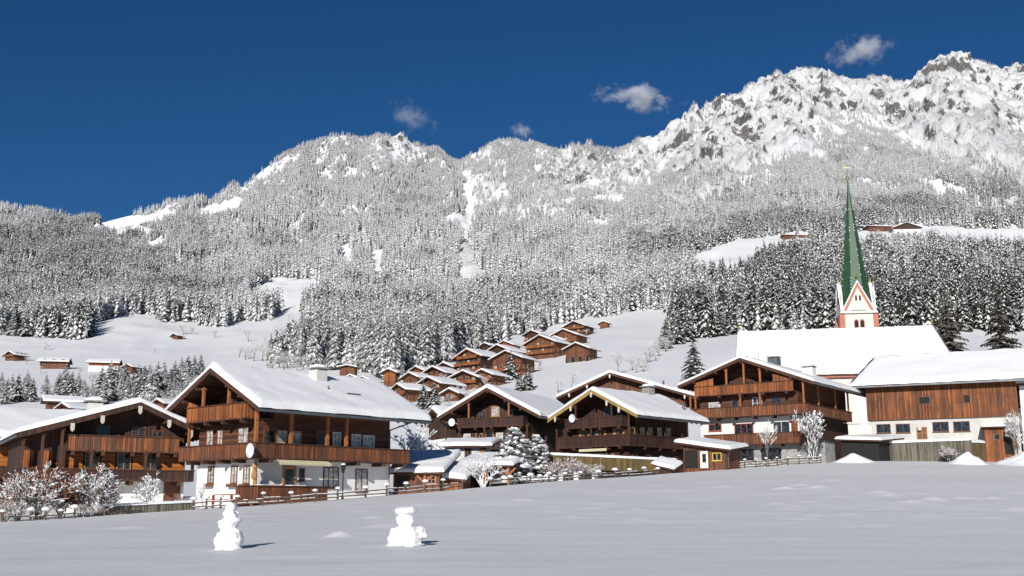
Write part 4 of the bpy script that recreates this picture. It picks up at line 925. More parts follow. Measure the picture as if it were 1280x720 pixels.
# weathered plank wall in front of the stable
def plankwall(name, label, cat, P0, P1, h0, h1, mat, cap=.22, t=.25, post='greywood', dn=1.0, piers=None):
    o = empty(name, P0, math.atan2(P1.y - P0.y, P1.x - P0.x)); tag(o, label, cat); L = math.hypot(P1.x - P0.x, P1.y - P0.y); dz = P1.z - P0.z
    m = M(); n = int(L / .2)
    rn = random.Random(3)
    for i in range(n):
        a, b = L * i / n + .005, L * (i + 1) / n - .005; f = (i + .5) / n; zt = dz * f + h0 + (h1 - h0) * f + rn.uniform(-.03, .03)
        m.box(a, b, rn.uniform(-.01, .01), t, dz * f - dn, zt)
    m.build('planks', mat, o)
    m = M(); slab(m, (-.05, -.08, h0), (L + .05, -.08, dz + h1), (L + .05, t + .08, dz + h1), (-.05, t + .08, h0), cap, (1, 1, 1, 1), edge=.13, step=.35); m.build('snow_cap', 'snow', o, smooth=True)
    return o
P0 = unp(1104.5, 577, 113.5); P1 = unp(1216, 574, 108.5)
plankwall('plank_wall', 'grey weathered plank wall capped with snow in front of the stable', 'wall', P0, P1, 1.85, 1.85, 'greywood')
P0 = unp(1217, 573, 109.5); P1 = unp(1232, 570, 111.5)
plankwall('plank_wall', 'short greenish plank fence between the plank wall and the orange hut', 'fence', P0, P1, 1.55, 1.3, 'ochre', t=.06)

# ------------------------------------------------------------------ the church
H = Frame(1050, 470, 150, 12, 6.0)
o = empty('church', H.w(0, 0), H.a); tag(o, 'cream church with a huge steep snow covered nave roof behind the barn', 'church')
zE, zR = 18.05 - 6, 25.0 - 6; yR = 6.2
m = M(); m.box(-13.6, 15.0, .7, 11.6, -3, zE - .3); m.build('wall', 'pplaster', o)
for x in (-4.5, 2.8, 8.5):
    m = M(); m.box(x - .45, x + .45, .25, .698, -3, zE - .45); m.build('buttress', 'plaster', o)
m = M(); m.box(-13.9, 15.3, .15, .69, zE - .42, zE - .12); m.build('cornice', 'pink', o)
m = M(); m.box(-13.7, 15.1, .62, .695, 5.2, 5.3); m.build('string_course', 'stone', o)
for x in (-9.5, -1.0, 5.6, 11.5):
    m = M(); P = [(x - .7, 3.2), (x + .7, 3.2), (x + .7, 6.2)] + [(x + .7 * math.cos(a), 6.2 + 1.1 * math.sin(a)) for a in np.linspace(.3, 2.84, 8)] + [(x - .7, 6.2)]
    m.prism(P, .6, .694); w_ = m.build('window', 'pink', o); m = M(); m.prism([(x + (q - x) * .8, 5.3 + (z - 5.3) * .86) for q, z in P], .57, .598); m.build('pane', 'glass', w_)
A, B, C, D = (-14.2, 0, zE), (15.7, 0, zE), (13.6, yR, zR), (-13.6, yR, zR); E, G = (15.7, 12.4, zE), (-14.2, 12.4, zE)
m = M(); thick(m, [A, B, C, D], .2); thick(m, [E, G, D, C], .2); thick(m, [B, E, C], .2); thick(m, [G, A, D], .2); roof = m.build('roof', 'beam', o)
m = M(); slab(m, up(A), up(B), up(C), up(D), .35, (1, 1, 1, 0), seed=9, step=.8); slab(m, up(E), up(G), up(D), up(C), .35, (1, 1, 1, 0), seed=3, step=1)
slab(m, up(B), up(E), (13.6, 6.21, zR + .03), (13.6, 6.19, zR + .03), .35, (0, 0, 1, 0), seed=3, step=1); slab(m, up(G), up(A), (-13.6, 6.19, zR + .03), (-13.6, 6.21, zR + .03), .35, (0, 0, 1, 0), seed=3, step=1)
m.build('snow_cover', 'snow', roof, smooth=True)
for x in (-13.5, 13.5):
    m = M(); m.tube((x, yR, zR), (x, yR, zR + 1.0), .05, .04, 6); m.blob((x, yR, zR + 1.1), (.2, .2, .2), 0, 8, 6, 1, 0); m.tube((x, yR, zR + 1.2), (x, yR, zR + 1.75), .04, .03, 6); m.build('roof_finial', 'gold', roof)
# tower
T = Frame(1074, 400, 160, 8, 6.0)
t = empty('tower', H.w(0, 0), H.a)
t.parent = None; bpy.data.objects.remove(t)
dx = T.w(0, 0) - H.w(0, 0); iv = lambda X, Y, Z: ((T.w(X, Y).x - H.o.x) * H.ex[0] + (T.w(X, Y).y - H.o.y) * H.ex[1], (T.w(X, Y).x - H.o.x) * H.ey[0] + (T.w(X, Y).y - H.o.y) * H.ey[1], Z)
def tw(m): m.v = [iv(*p) for p in m.v]; return m
hw = 2.35; zt = 28.3 - 6
m = M(); m.box(-hw, hw, 0, 2 * hw, -3, zt); tower = tw(m).build('tower', 'pplaster', o)
m = M()
for a in (-hw, hw):
    for b in (0, 2 * hw): m.box(a - .42 if a < 0 else a - .33, a + .33 if a < 0 else a + .42, b - .05 if b == 0 else b - .33, b + .33 if b == 0 else b + .05, -3, zt - .02)
tw(m).build('corner_band', 'pink', tower)
m = M(); m.box(-hw - .35, hw + .35, -.35, 2 * hw + .35, zt, zt + .22); tw(m).build('cornice', 'plaster', tower)
m = M(); m.box(-hw - .3, hw + .3, -.3, 2 * hw + .3, zt + .222, zt + .32); tw(m).build('snow_cap', 'snow', tower)
for x in (-.42, .42):
    P = [(x - .33, 19.4), (x + .33, 19.4), (x + .33, 21.0)] + [(x + .33 * math.cos(a), 21.0 + .42 * math.sin(a)) for a in np.linspace(.3, 2.84, 6)] + [(x - .33, 21.0)]
    m = M(); m.prism(P, -.04, -.003); w_ = tw(m).build('belfry_window', 'framer', tower)
    m = M(); m.prism([(x + (q - x) * .72, 20.3 + (z - 20.3) * .85) for q, z in P], -.06, -.042); tw(m).build('opening', 'black', w_)
za = 33.0 - 6                                     # four steep gables
for side in range(4):
    m = M(); g_ = M(); s_ = M()
    def rot(P):
        out = []
        for x, y, z in P:
            y -= hw; c, s = [(1, 0), (0, 1), (-1, 0), (0, -1)][side]; out.append((x * c - y * s, x * s + y * c + hw, z))
        return out
    m.prism([(-2.15, zt + .33), (2.15, zt + .33), (0, za - .2)], -.12, .12); m.v = rot(m.v); gb = tw(m).build('gable', 'pplaster', tower)
    g_.prism([(-2.2, zt + .34), (-1.8, zt + .34), (0, za - .75), (0, za)], -.19, -.123); g_.prism([(1.8, zt + .34), (2.2, zt + .34), (0, za), (0, za - .75)], -.19, -.123); g_.v = rot(g_.v); tw(g_).build('gable_border', 'pink', gb)
    s_.prism([(-2.45, zt + .34), (-2.22, zt + .34), (0, za + .02), (0, za + .32)], -.22, .25); s_.prism([(2.22, zt + .34), (2.45, zt + .34), (0, za + .32), (0, za + .02)], -.22, .25); s_.v = rot(s_.v); tw(s_).build('snow_edge', 'snow', gb)
    for x in (-.28, .28): q = M(); q.prism([(x - .13, 24.2), (x + .13, 24.2), (x + .13, 24.9), (x, 25.05), (x - .13, 24.9)], -.17, -.125); q.v = rot(q.v); tw(q).build('slit_window', 'black', gb)
    f = M(); f.tube((0, 0, za + .3), (0, 0, za + 1.0), .05, .04, 6); f.blob((0, 0, za + 1.0), (.17, .17, .17), 0, 8, 6, 1, 0); f.v = rot(f.v); tw(f).build('gable_finial', 'gold', gb)
for a in (-hw, hw):
    for b in (0, 2 * hw):
        p = M(); p.box(a - .13, a + .13, b - .13, b + .13, zt + .3, zt + 3.2); p.tube((a, b, zt + 3.2), (a, b, zt + 4.6), .14, .02, 6); tw(p).build('pinnacle', 'plaster', tower)
tip = 49.6 - 6
m = M(); ctr = (0, hw); rings = [(zt + .33, 2.55), (zt + 2.2, 2.25), (zt + 4.2, 1.98), (zt + 8.2, 1.48), (zt + 12.3, 1.0), (zt + 16.5, .50), (tip - 2, .20), (tip, .07)]
n0 = len(m.v)
for z, r in rings:
    for k in range(8): a = math.pi / 8 + k * math.pi / 4; m.v.append((ctr[0] + r * math.cos(a) * 1.06, ctr[1] + r * math.sin(a) * 1.06, z))
for i in range(len(rings) - 1):
    for k in range(8): j = (k + 1) % 8; m.f.append((i * 8 + k, i * 8 + j, i * 8 + 8 + j, i * 8 + 8 + k)); m.m.append(0)
m.f.append(tuple(range((len(rings) - 1) * 8, len(rings) * 8))); m.m.append(0)
sp_ = tw(m).build('spire', 'green', tower)
rs = random.Random(2); m = M()                     # snow caught on the hips of the spire
for k in range(8):
    a = math.pi / 8 + k * math.pi / 4
    for q in range(34):
        z = zt + 1 + q * .5; r = np.interp(z, [x[0] for x in rings], [x[1] for x in rings]) * 1.07
        if rs.random() < .3: m.blob((ctr[0] + r * math.cos(a), ctr[1] + r * math.sin(a), z), (.07, .07, .10), 0, 5, 3, q, .3)
tw(m).build('snow_flecks', 'snow', sp_)
m = M(); m.blob((0, hw, tip + .2), (.26, .26, .28), 0, 10, 8, 1, 0); m.tube((0, hw, tip + .4), (0, hw, tip + 2.6), .045, .04, 6); m.box(-.32, .32, hw - .04, hw + .04, tip + 1.9, tip + 1.98); m.blob((0, hw, tip + 1.2), (.13, .13, .15), 0, 8, 6, 1, 0)
tw(m).build('cross', 'gold', sp_)
# ------------------------------------------------------------------ hillside hamlet and far farmhouses
def far_house(bx, by, W, L, phi, label, group=None, upper='orange', lower='brown', Hs=5.2, pitch=.42, bal=2, Y=None, white=False, over=1.1, name='chalet', cat='chalet', win=4, verge='beam', h0=2.2, T=.42):
    p = hit(bx, by); sc_ = (.80 if bx < 800 else .86) if bx > 400 else .66; W *= sc_; L *= sc_; Hs *= .93 if bx > 400 else .78
    fr = Frame(bx, by, p.y, phi, p.z - .3); fr.o = Vector((p.x, p.y, p.z - .3))
    zr = Hs + W / 2 * pitch; e = W / 2 + over; ze = zr - e * pitch
    up_ = {'orange': 'brown', 'brown': 'dark'}.get(upper, upper) if W > 8 and bal else upper
    if up_ == 'brown' and upper == 'orange': up_ = ('brown', 'log', 'brown', 'dark')[int(bx * 7) % 4]
    o, roof, rz = gable_house(fr, name, label, cat, -W / 2, W / 2, L, (0, zr), (-e, ze), (e, ze), over, .8, h0, upper=up_, lower='plaster' if white else lower, verge=verge, T=T, group=group, low=True, purl=False, step=1.6)
    if W > 6:
        for i in range(bal):
            z = 2.3 + i * 2.3; w = W / 2 if z < Hs - .8 else W / 2 - 1.2
            if z + .9 > zr - 1: break
            balcony(o, [(-w, -1), (w, -1)], z, .85, [(-w, w, -1, -.003)], 'orange', low=True, cap='beamo')
            n = win
            for k in range(n):
                u = -w + 2 * w * (k + .5) / n
                window(o, 'f', 0, u, z + 1.25, .95, 1.0, 'frameo', 'glass' if (k + i) % 3 else 'curtain', (1, 0), sill=False, low=True)
        for k in range(3):
            window(o, 'f', 0, -W / 2 + W * (k + .5) / 3, 1.1, 1.0, 1.0, 'frameo', 'glass', (1, 0), sill=False, low=True)
            for z in (1.1, 3.6): window(o, 'r' if phi > 0 else 'l', W / 2 if phi > 0 else -W / 2, L * (k + .5) / 3, z, .95, 1.0, 'frameo', 'glass', (1, 0), sill=False, low=True)
    return o
HG = 'wooden chalets of the hillside hamlet'
far_house(433, 474, 7.5, 6, 5, 'flat looking brown farmhouse at the left end of the hamlet, highest of the three there', HG, 'brown', bal=1, pitch=.2, Hs=5.5)
far_house(438, 481, 5, 6, 20, 'small brown gabled cabin right in front of the flat looking farmhouse', HG, 'brown', bal=0, Hs=3.2)
far_house(455, 484, 6.2, 7, 35, 'low cabin sunk in snow at the left end of the hamlet, beside a dark spruce', HG, 'brown', bal=0, Hs=2.8)
far_house(488, 484, 5.5, 6, 25, 'narrow orange chalet standing alone between dark spruces on the left of the hamlet', HG, 'orange', bal=2, Hs=5.6, win=2)
far_house(500, 503, 8.5, 9, 52, 'chalet with its brown gable half hidden just above the large chalet roof end', HG, 'brown', bal=1, Hs=4.2)
far_house(537, 498, 10.0, 11, 40, 'brown chalet with white windows in the front row of the hamlet, behind two small spruces', HG, 'brown', bal=1, Hs=4.8)
far_house(565, 501, 5.5, 6, 35, 'small orange cabin in the lowest row of the hamlet', HG, 'orange', bal=0, Hs=2.8)
far_house(543, 481, 11.5, 10, 38, 'broad brown chalet in the second row of the hamlet, above the one with white windows', HG, 'brown', bal=1, Hs=4.2)
far_house(557, 474, 8.5, 9, 38, 'brown gabled chalet squeezed between the broad one and the yellow balconied guesthouse', HG, 'brown', bal=1, Hs=4.8)
far_house(580, 489, 10.5, 9, 25, 'dark red brown chalet directly in front of the yellow balconied guesthouse', HG, 'brown', bal=1, Hs=4.4)
far_house(585, 473, 14.5, 13, 42, 'big guesthouse with three rows of yellow orange balconies in the middle of the hamlet', HG, 'orange', 'orange', Hs=8.2, bal=3, verge='beamo', win=5)
far_house(590, 459, 8, 8, 40, 'dark chalet of which only the snowy roof shows behind the yellow balconied guesthouse', HG, 'dark', bal=1, Hs=5.0)
far_house(632, 471, 13, 11, 30, 'reddish house with many small windows behind a single spruce in the hamlet', HG, 'orange', 'rust', Hs=7.0, bal=1, win=5)
far_house(624, 456, 13.5, 12, 38, 'wide snowy roofed chalet just behind the reddish house', HG, 'brown', Hs=6.0, bal=1)
far_house(630, 444, 10, 9, 30, 'red gabled chalet in the upper row, left of the big upper guesthouse', HG, 'rust', bal=1, Hs=5.2)
far_house(607, 441, 6, 6, 40, 'tiny dark gabled cabin at the upper left corner of the hamlet', HG, 'dark', bal=0, Hs=4.4)
far_house(676, 448, 16, 14, 36, 'big upper guesthouse with long orange balconies next to the open meadow', HG, 'orange', Hs=7.0, bal=2, win=6)
far_house(664, 432, 10.5, 9, 35, 'dark chalet with white roof behind the big upper guesthouse', HG, 'dark', bal=1, Hs=6.2)
far_house(704, 434, 15, 12, 30, 'orange brown chalet with a row of white windows, second highest of the hamlet', HG, 'orange', Hs=5.6, bal=1, win=6, white=False)
far_house(717, 421, 15, 12, 32, 'highest large chalet of the hamlet with long pale balcony', HG, 'orange', Hs=6.4, bal=2, win=5)
far_house(755, 411, 5.5, 5, 20, 'tiny orange hay hut above the hamlet at the top of the meadow', HG, 'orange', bal=0, Hs=3.6)
far_house(721, 452, 10.5, 9, 30, 'isolated brown barn with dark base on the open meadow right of the hamlet', HG, 'brown', 'black', bal=0, Hs=5.4, h0=2.0, cat='barn', name='barn')
far_house(602, 394, 7, 6, 20, 'tiny reddish hut alone in the forest high above the hamlet', None, 'rust', bal=0, Hs=3.8)
LG = 'farmhouses on the left slope'
far_house(12, 451, 11, 10, 30, 'dark brown gabled farmhouse at the far left edge of the slope', LG, 'dark', bal=1, Hs=4.2)
far_house(50, 460, 10, 17, 78, 'long low brown farmhouse with flat snowy roof, second from the left on the slope', LG, 'brown', bal=0, Hs=4.4)
far_house(112, 464, 9, 18, 80, 'long red brown farmhouse with white lower wall on the left slope', LG, 'rust', bal=0, Hs=5.0, white=True)
far_house(160, 467, 7, 8, 30, 'small brown gable peeping out between trees right of the long white based farmhouse', LG, 'brown', bal=0, Hs=4.4)
far_house(58, 514, 7.0, 13, 62, 'low brown house with long snowy roof behind the low brown farmhouse', LG, 'brown', bal=0, Hs=3.6)
far_house(80, 519, 6.5, 8, 35, 'brown gable emerging just over the roof of the low brown farmhouse', LG, 'brown', bal=0, Hs=2.6)
far_house(200, 513, 5.5, 8, 35, 'orange gable just left of the roof of the large white based chalet', LG, 'orange', bal=0, Hs=2.6)
far_house(222, 499, 6.0, 9, 60, 'dark low shed roof directly left of the large chalet gable tip', LG, 'dark', bal=0, Hs=3.4)
far_house(217, 424, 8, 6, 35, 'small dark hay hut alone in the middle of the left snow meadow', None, 'brown', bal=0, Hs=3.4, name='hay_hut', cat='hut')
far_house(1134, 292, 27, 14, 5, 'dark gabled farmhouse with white lower wall on the forest terrace right of the spire', None, 'dark', bal=0, Hs=6.2, white=True, h0=4.2, name='farmhouse', cat='farmhouse', pitch=.38)
far_house(980, 300, 10, 34, 84, 'long low boarded stable on the meadow terrace left of the spire', None, 'orange', bal=0, Hs=4.0, name='stable', cat='stable', pitch=.2)
far_house(1085, 288, 10, 26, 84, 'long snow covered roof between the spire and the mountain farmhouse', None, 'brown', bal=0, Hs=4.2, name='stable', cat='stable', pitch=.2)
far_house(1037, 416, 7.5, 8, 20, 'brown hut directly left of the church tower above the nave roof', None, 'orange', bal=0, Hs=4.6, name='hut', cat='hut')
# amber house at the left picture edge
fr = Frame(-12, 600, 86, 60, 1.0)
o, roof, rz = gable_house(fr, 'house', 'amber log house cut off by the left picture edge', 'house', -4, 3.2, 8.5, (-.4, 6.4), (-5.6, 4.6), (5.0, 4.15), 1.2, 1.2, 1.2, upper='amber', lower='dark', T=.4)
balcony(o, [(-4, -1.1), (4.2, -1.1), (4.2, 9)], 1.3, .7, [(-4, 4.2, -1.1, -.003), (3.203, 4.2, 0, 9)], 'raildark')
window(o, 'r', 3.2, 2.2, 2.9, .9, 1.0, 'frameo', 'glass'); window(o, 'r', 3.2, 5.6, 2.9, .9, 1.0, 'frameo', 'glass')

# ------------------------------------------------------------------ sheds between the chalets
def shed(fr, name, label, cat, x0, x1, D, zl, zr_, zbk, mat='brown', T=.32, open_=(), post=(), roofov=.4, solid=True, extra=None):
    """lean-to: front eave heights zl (left) zr_ (right), back zbk higher"""
    o = empty(name, fr.w(0, 0), fr.a); tag(o, label, cat)
    if solid:
        m = M(); k = .25
        n = len(m.v); P = [(x0, 0), (x1, 0), (x1, D), (x0, D)]
        m.v += [(x, y, -1.5) for x, y in P] + [(x0, 0, zl - k), (x1, 0, zr_ - k), (x1, D, zr_ + zbk - k), (x0, D, zl + zbk - k)]
        for f in ((4, 5, 6, 7), (0, 1, 5, 4), (1, 2, 6, 5), (2, 3, 7, 6), (3, 0, 4, 7)): m.f.append(tuple(n + i for i in f)); m.m.append(0)
        m.build('wall', mat, o)
    else:
        m = M(); m.box(x0, x1, D - .1, D, -1.5, min(zl, zr_) + zbk - .3); m.box(x0, x0 + .1, D * .4, D - .101, -1.5, zl); m.build('wall', mat, o)
    for px_1 in post:
        m = M(); m.box(px_1 - .09, px_1 + .09, -.2, -.02, -1.0, min(zl, zr_) - .2); n = len(m.v)
        m.prism([(px_1 - .7, min(zl, zr_) - .32), (px_1 - .09, min(zl, zr_) - 1.0), (px_1 - .09, min(zl, zr_) - .8), (px_1 - .5, min(zl, zr_) - .32)], -.18, -.06); m.prism([(px_1 + .09, min(zl, zr_) - 1.0), (px_1 + .7, min(zl, zr_) - .32), (px_1 + .5, min(zl, zr_) - .32), (px_1 + .09, min(zl, zr_) - .8)], -.18, -.06); m.build('post', 'beamo', o)
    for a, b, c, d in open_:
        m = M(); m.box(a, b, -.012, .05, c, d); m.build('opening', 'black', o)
    v = roofov; A = (x0 - v, -v, zl - .12); B = (x1 + v, -v, zr_ - .12); C = (x1 + v, D + v, zr_ + zbk + .1); Dd = (x0 - v, D + v, zl + zbk + .1)
    m = M(); thick(m, [A, B, C, Dd], .14); r = m.build('roof', 'beam', o)
    m = M(); s = .06; slab(m, (A[0] - s, A[1] - s, A[2] + .02), (B[0] + s, B[1] - s, B[2] + .02), (C[0] + s, C[1], C[2] + .02), (Dd[0] - s, Dd[1], Dd[2] + .02), T, (1, 1, 1, 1), edge=.28, step=.3, seed=int(fr.o.x)); m.build('snow_cover', 'snow', r, smooth=True)
    return o
fr = Frame(530, 606, 84, 10, 1.5)
o = shed(fr, 'garden_shed', 'brown shed with big white snow roof directly right of the large chalet', 'shed', -2.4, 1.2, 5, 1.25, 1.25, 1.5, 'brown', open_=((-2.1, -1.1, 0, .9),), post=(.1,))
window(o, 'f', 0, .6, .6, .5, .5, 'frameo', 'glass')
fr = Frame(563, 606, 85, 10, 1.6)
shed(fr, 'lean_to', 'low orange lean-to attached to the right of the brown shed', 'shed', -.5, .9, 3, .9, .6, .9, 'orange')
fr = Frame(603, 600, 93, 16, 2.0)
shed(fr, 'carport', 'open carport with orange timber posts and thick snow roof left of the snowy spruces', 'carport', -2.0, 2.4, 5, 1.6, 1.6, .9, 'dark', post=(-1.8, .2, 2.3), solid=False)
fr = Frame(585, 575, 101, 8, 3.2)
o = shed(fr, 'pavilion', 'small grey walled pavilion with flat thick snow roof below the dish chalet', 'pavilion', -1.9, 1.6, 3, 2.45, 2.45, .5, 'gplaster', roofov=.7)
window(o, 'f', 0, 0, 1.6, .5, .9, 'frame', 'glass'); m = M(); m.box(1.0, 1.62, -.08, -.003, .2, 2.1); m.box(-1.92, -1.3, -.08, -.003, .2, 2.1); m.build('shutter', 'orange', o)
fr = Frame(884, 585, 102, 32, 3.6)
o = shed(fr, 'wooden_shed', 'brown shed with yellow framed window and white door beside the tall chalet', 'shed', -2.3, 1.9, 3.6, 2.55, 1.7, .3, 'brown', open_=((-2.2, -.9, .0, 1.7),), roofov=.6)
window(o, 'f', 0, 1.0, 1.0, .75, .6, 'yellow', 'glass', (1, 0)); door(o, 'f', 0, -.25, .0, .6, 1.45, 'framew', True)
m = M(); m.tube((2.4, -.5, 1.35), (2.1, -.1, .9), .035, .035, 6); m.tube((2.1, -.1, .9), (2.1, -.1, 0), .035, .035, 6); m.build('downpipe', 'metal', o)
fr = Frame(830, 590, 99, 30, 3.0)
shed(fr, 'wood_store', 'low slanting store roof under snow at the right end of the boarded terrace', 'shed', -.8, .8, 1.6, 1.0, .45, .4, 'dark', T=.25, roofov=.25)
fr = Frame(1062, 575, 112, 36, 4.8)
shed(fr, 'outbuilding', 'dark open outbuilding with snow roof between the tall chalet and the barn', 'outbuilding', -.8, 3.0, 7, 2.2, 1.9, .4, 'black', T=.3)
# boarded terrace on its dark garage wall
P0, P1 = unp(661, 586, 98), unp(846, 590, 103)
o = plankwall('boarded_terrace', 'long yellow green boarded terrace parapet capped with snow in front of the ochre verged chalet', 'terrace', P0, P1, 1.30, 1.05, 'ochre', dn=.0, t=.12)
L_ = math.hypot(P1.x - P0.x, P1.y - P0.y)
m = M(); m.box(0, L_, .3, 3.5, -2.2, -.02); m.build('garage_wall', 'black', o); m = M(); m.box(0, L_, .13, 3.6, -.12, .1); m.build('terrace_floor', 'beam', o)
for x in (.9, 1.9, 3.1, 4.6, 6.4): m = M(); m.box(x - .2, x + .2, .12, .4, -2.2, -.13); m.build('pier', 'plaster', o)
# low garden walls at the left
plankwall('garden_wall', 'low grey board edging capped with snow along the garden of the brown farmhouse', 'wall', unp(125, 641, 64), unp(244, 635, 68), .34, .34, 'greywood', cap=.14, t=.15)

# ------------------------------------------------------------------ fences along the field
def fieldpt(px, dY=0.0):
    u = (px - 640) / F; best = None
    for _ in range(6):
        Yc = float(np.interp(u, UG, LY[0])); z = float(np.interp(u, UG, LZ[0])); u = ((px - 640) / F) * (Yc * CP + z * SP) / Yc
    Y = Yc + dY; return Vector((u * Y, Y, ground(u * Y, Y)))
def fence(label, xs, hs, dY, name='wooden_fence', rails=(.42, .2), cap=.2, rr=.045):
    P = [fieldpt(x, dY) for x in xs]; o = empty(name, P[0]); tag(o, label, 'fence'); rs = random.Random(len(xs))
    m = M()
    for i, p in enumerate(P):
        h = hs + rs.uniform(-.07, .07); q = p - P[0]; k = M(); lx, ly = rs.uniform(-.03, .03), rs.uniform(-.02, .02)
        k.tube((q.x, q.y, q.z - .5), (q.x + lx, q.y + ly, q.z + h), .075, .065, 7); po = k.build('post', 'fence', o)
        s = M(); w = cap * rs.uniform(.8, 1.2); s.blob((q.x + lx, q.y + ly, q.z + h + w * .35), (w, w, w * .7), 0, 12, 8, i, .08, True); s.build('snow_cap', 'snow', po, smooth=True)
        if i:
            a = P[i - 1] - P[0]
            for z in rails:
                e = rs.uniform(-.05, .05); A_, B_ = (a.x, a.y - .08, a.z + z + e), (q.x, q.y - .08, q.z + z + rs.uniform(-.05, .05)); m.tube(A_, B_, rr, rr, 6, 0)
                f = 0.03
                while f < .9:
                    g_ = min(.97, f + rs.uniform(.1, .4)); c = [A_[j] * (1 - f) + B_[j] * f for j in range(3)]; d = [A_[j] * (1 - g_) + B_[j] * g_ for j in range(3)]
                    if rs.random() < .7: m.tube((c[0], c[1], c[2] + rr * .9), (d[0], d[1], d[2] + rr * .9), rr * .75, rr * .6, 6, 1)
                    f = g_ + rs.uniform(.02, .1)
    m.build('rails', ['fence', 'snow'], o); return o
fence('grey wooden fence with snow balls on its posts along the left half of the field', [241, 258, 275.5, 296, 329, 363, 394, 422, 457, 483.5, 508, 532, 554, 577.5], .62, -.3)
fence('lower stretch of wooden fence with snow capped posts along the middle of the field', [612.5, 638, 663, 686, 706, 726, 748, 769, 787, 805, 822], .5, -.3, cap=.24)
fence('dark tangled rail fence clotted with snow in front of the tall chalet', [905, 918, 931, 945, 958, 972, 985, 999, 1012, 1026], .75, 1.5, rails=(.15, .36, .6), cap=.17, rr=.06)
fence('short broken fence half buried in snow at the lower left corner of the gardens', [2, 20, 38, 56, 75, 93], .45, -.4, rails=(.25,), cap=.2)

# ------------------------------------------------------------------ things in the gardens
p = fieldpt(290, 2.2); o = empty('picnic_table', (p.x, p.y, ground(p.x, p.y)), rad(-38)); tag(o, 'rust red picnic table with tilted top in front of the white chalet wall', 'table')
m = M()
for i in range(5): m.box(-1.25, 1.25, -.5 + i * .21, -.31 + i * .21, .74, .79)
m.build('tabletop', 'rust', o)
for s in (-1, 1):
    m = M(); m.box(-1.2, 1.2, s * .85 - .16, s * .85 + .16, .42, .47); m.build('bench', 'rust', o)
    m = M(); m.prism([(s * .9 - .05, -.1), (s * .9 + .05, -.1), (s * .9 + .05, .74), (s * .9 - .05, .74)], -.85, -.70); m.prism([(s * .9 - .05, -.1), (s * .9 + .05, -.1), (s * .9 + .05, .42), (s * .9 - .05, .42)], .70, .85); m.build('leg', 'rust', o)
p = fieldpt(428, 1.2); o = empty('street_lamp', p); tag(o, 'old fashioned dark lamp post between the fence and the white chalet wall', 'lamp')
m = M(); m.tube((0, 0, -.3), (0, 0, 1.75), .05, .035, 8); m.tube((0, 0, 0), (0, 0, .25), .09, .07, 8); m.build('pole', 'lamp', o)
m = M(); m.tube((0, 0, 1.75), (0, 0, 2.1), .10, .19, 6, 0, True); m.build('lantern', 'glass', o)
m = M(); m.tube((0, 0, 2.101), (0, 0, 2.24), .24, .05, 6); m.tube((0, 0, 1.70), (0, 0, 1.76), .12, .12, 6); m.blob((0, 0, 2.22), (.16, .16, .10), 1, 8, 5, 1, .1, True); m.build('lamp_shade', ['lamp', 'snow'], o)
def remesh(o, vox, it=6):
    r = o.modifiers.new('r', 'REMESH'); r.mode = 'VOXEL'; r.voxel_size = vox; r.use_smooth_shade = True
    s = o.modifiers.new('s', 'SMOOTH'); s.iterations = it; s.factor = .6
def snowman(px, py, Y, parts, label, extra=None):
    a_, b_ = np.unravel_index(np.argmin((FPX - px) ** 2 + (FPY - py) ** 2 + np.where(FY < 15, 1e9, 0)), FPX.shape); b = Vector((float(FX[a_, b_]), float(FY[a_, b_]), 0)); z = float(FZ[a_, b_]); k_ = b.y / Y; m = M()
    for i, (dx, dz, rx, rz_) in enumerate(parts): m.blob((dx, 0, dz), (rx, rx * .92, rz_), 0, 22, 14, i + int(px), .05)
    m.blob((0, 0, 0), (parts[0][2] * 1.15, parts[0][2] * 1.1, .10), 0, 18, 8, 3, .15)
    rs = random.Random(int(px))
    for k in range(26):                          # scooped and patted lumps
        dx, dz, rx, rz_ = rs.choice(parts); a = rs.uniform(0, 6.28); t = rs.uniform(-.8, .8)
        m.blob((dx + rx * .82 * math.cos(a) * math.cos(t), rx * .8 * math.sin(a) * math.cos(t), dz + rz_ * .85 * math.sin(t)), (.12, .12, .09), 0, 8, 6, k, .2)
    o = m.build('snowman', 'snow'); o.location = (b.x, b.y, z); o.scale = (k_, k_, k_); remesh(o, .022, 3); tag(o, label, 'snowman'); return o
snowman(286, 686, 35.5, [(-.06, .20, .40, .30), (.08, .30, .38, .33), (0, .44, .40, .18), (-.03, .78, .30, .20), (.06, .90, .30, .13), (-.02, 1.10, .22, .16), (0, 1.28, .17, .19)], 'slim crooked snowman with a small pointed head, left one on the field')
snowman(506, 681, 38, [(-.02, .2, .60, .30), (.0, .42, .55, .24), (.50, .42, .24, .22), (.0, .80, .32, .19), (-.04, .93, .27, .14), (0, 1.14, .38, .15)], 'squat broad snowman with flat cap like head, right one on the field')
# heaps of cleared snow
def heap(px, py, Y, rx, h, label, seed, rough=1.0):
    b = unp(px, py, Y); n = 46; g_ = np.linspace(-1.6, 1.6, n); hx, hy = np.meshgrid(g_ * rx, g_ * rx * .8); r_ = np.sqrt((hx / rx) ** 2 + (hy / rx / .8) ** 2)
    k = fbm(hx / rx * 1.7 + seed, hy / rx * 1.7, 3, seed); hz = h * np.clip(1.05 - r_ * (.65 + .55 * k), 0, 2) ** 1.15 * (.8 + .45 * k)
    hz = hz + rough * np.clip(hz, 0, .5) * (fbm(hx * 2.2, hy * 2.2, 4, seed + 3, True) - .5) * .55
    gz = np.array([[ground(b.x + hx[i, j], b.y + hy[i, j]) for j in range(n)] for i in range(n)]); z0 = ground(b.x, b.y)
    o = gridmesh('snow_heap', hx, hy, gz - z0 + hz - .10, MT['snow']); o.location = (b.x, b.y, z0); tag(o, label, 'snow heap'); return o
heap(1210, 572, 107, 1.8, 1.25, 'steep crumbly heap of cleared snow at the corner of the grey plank wall', 3)
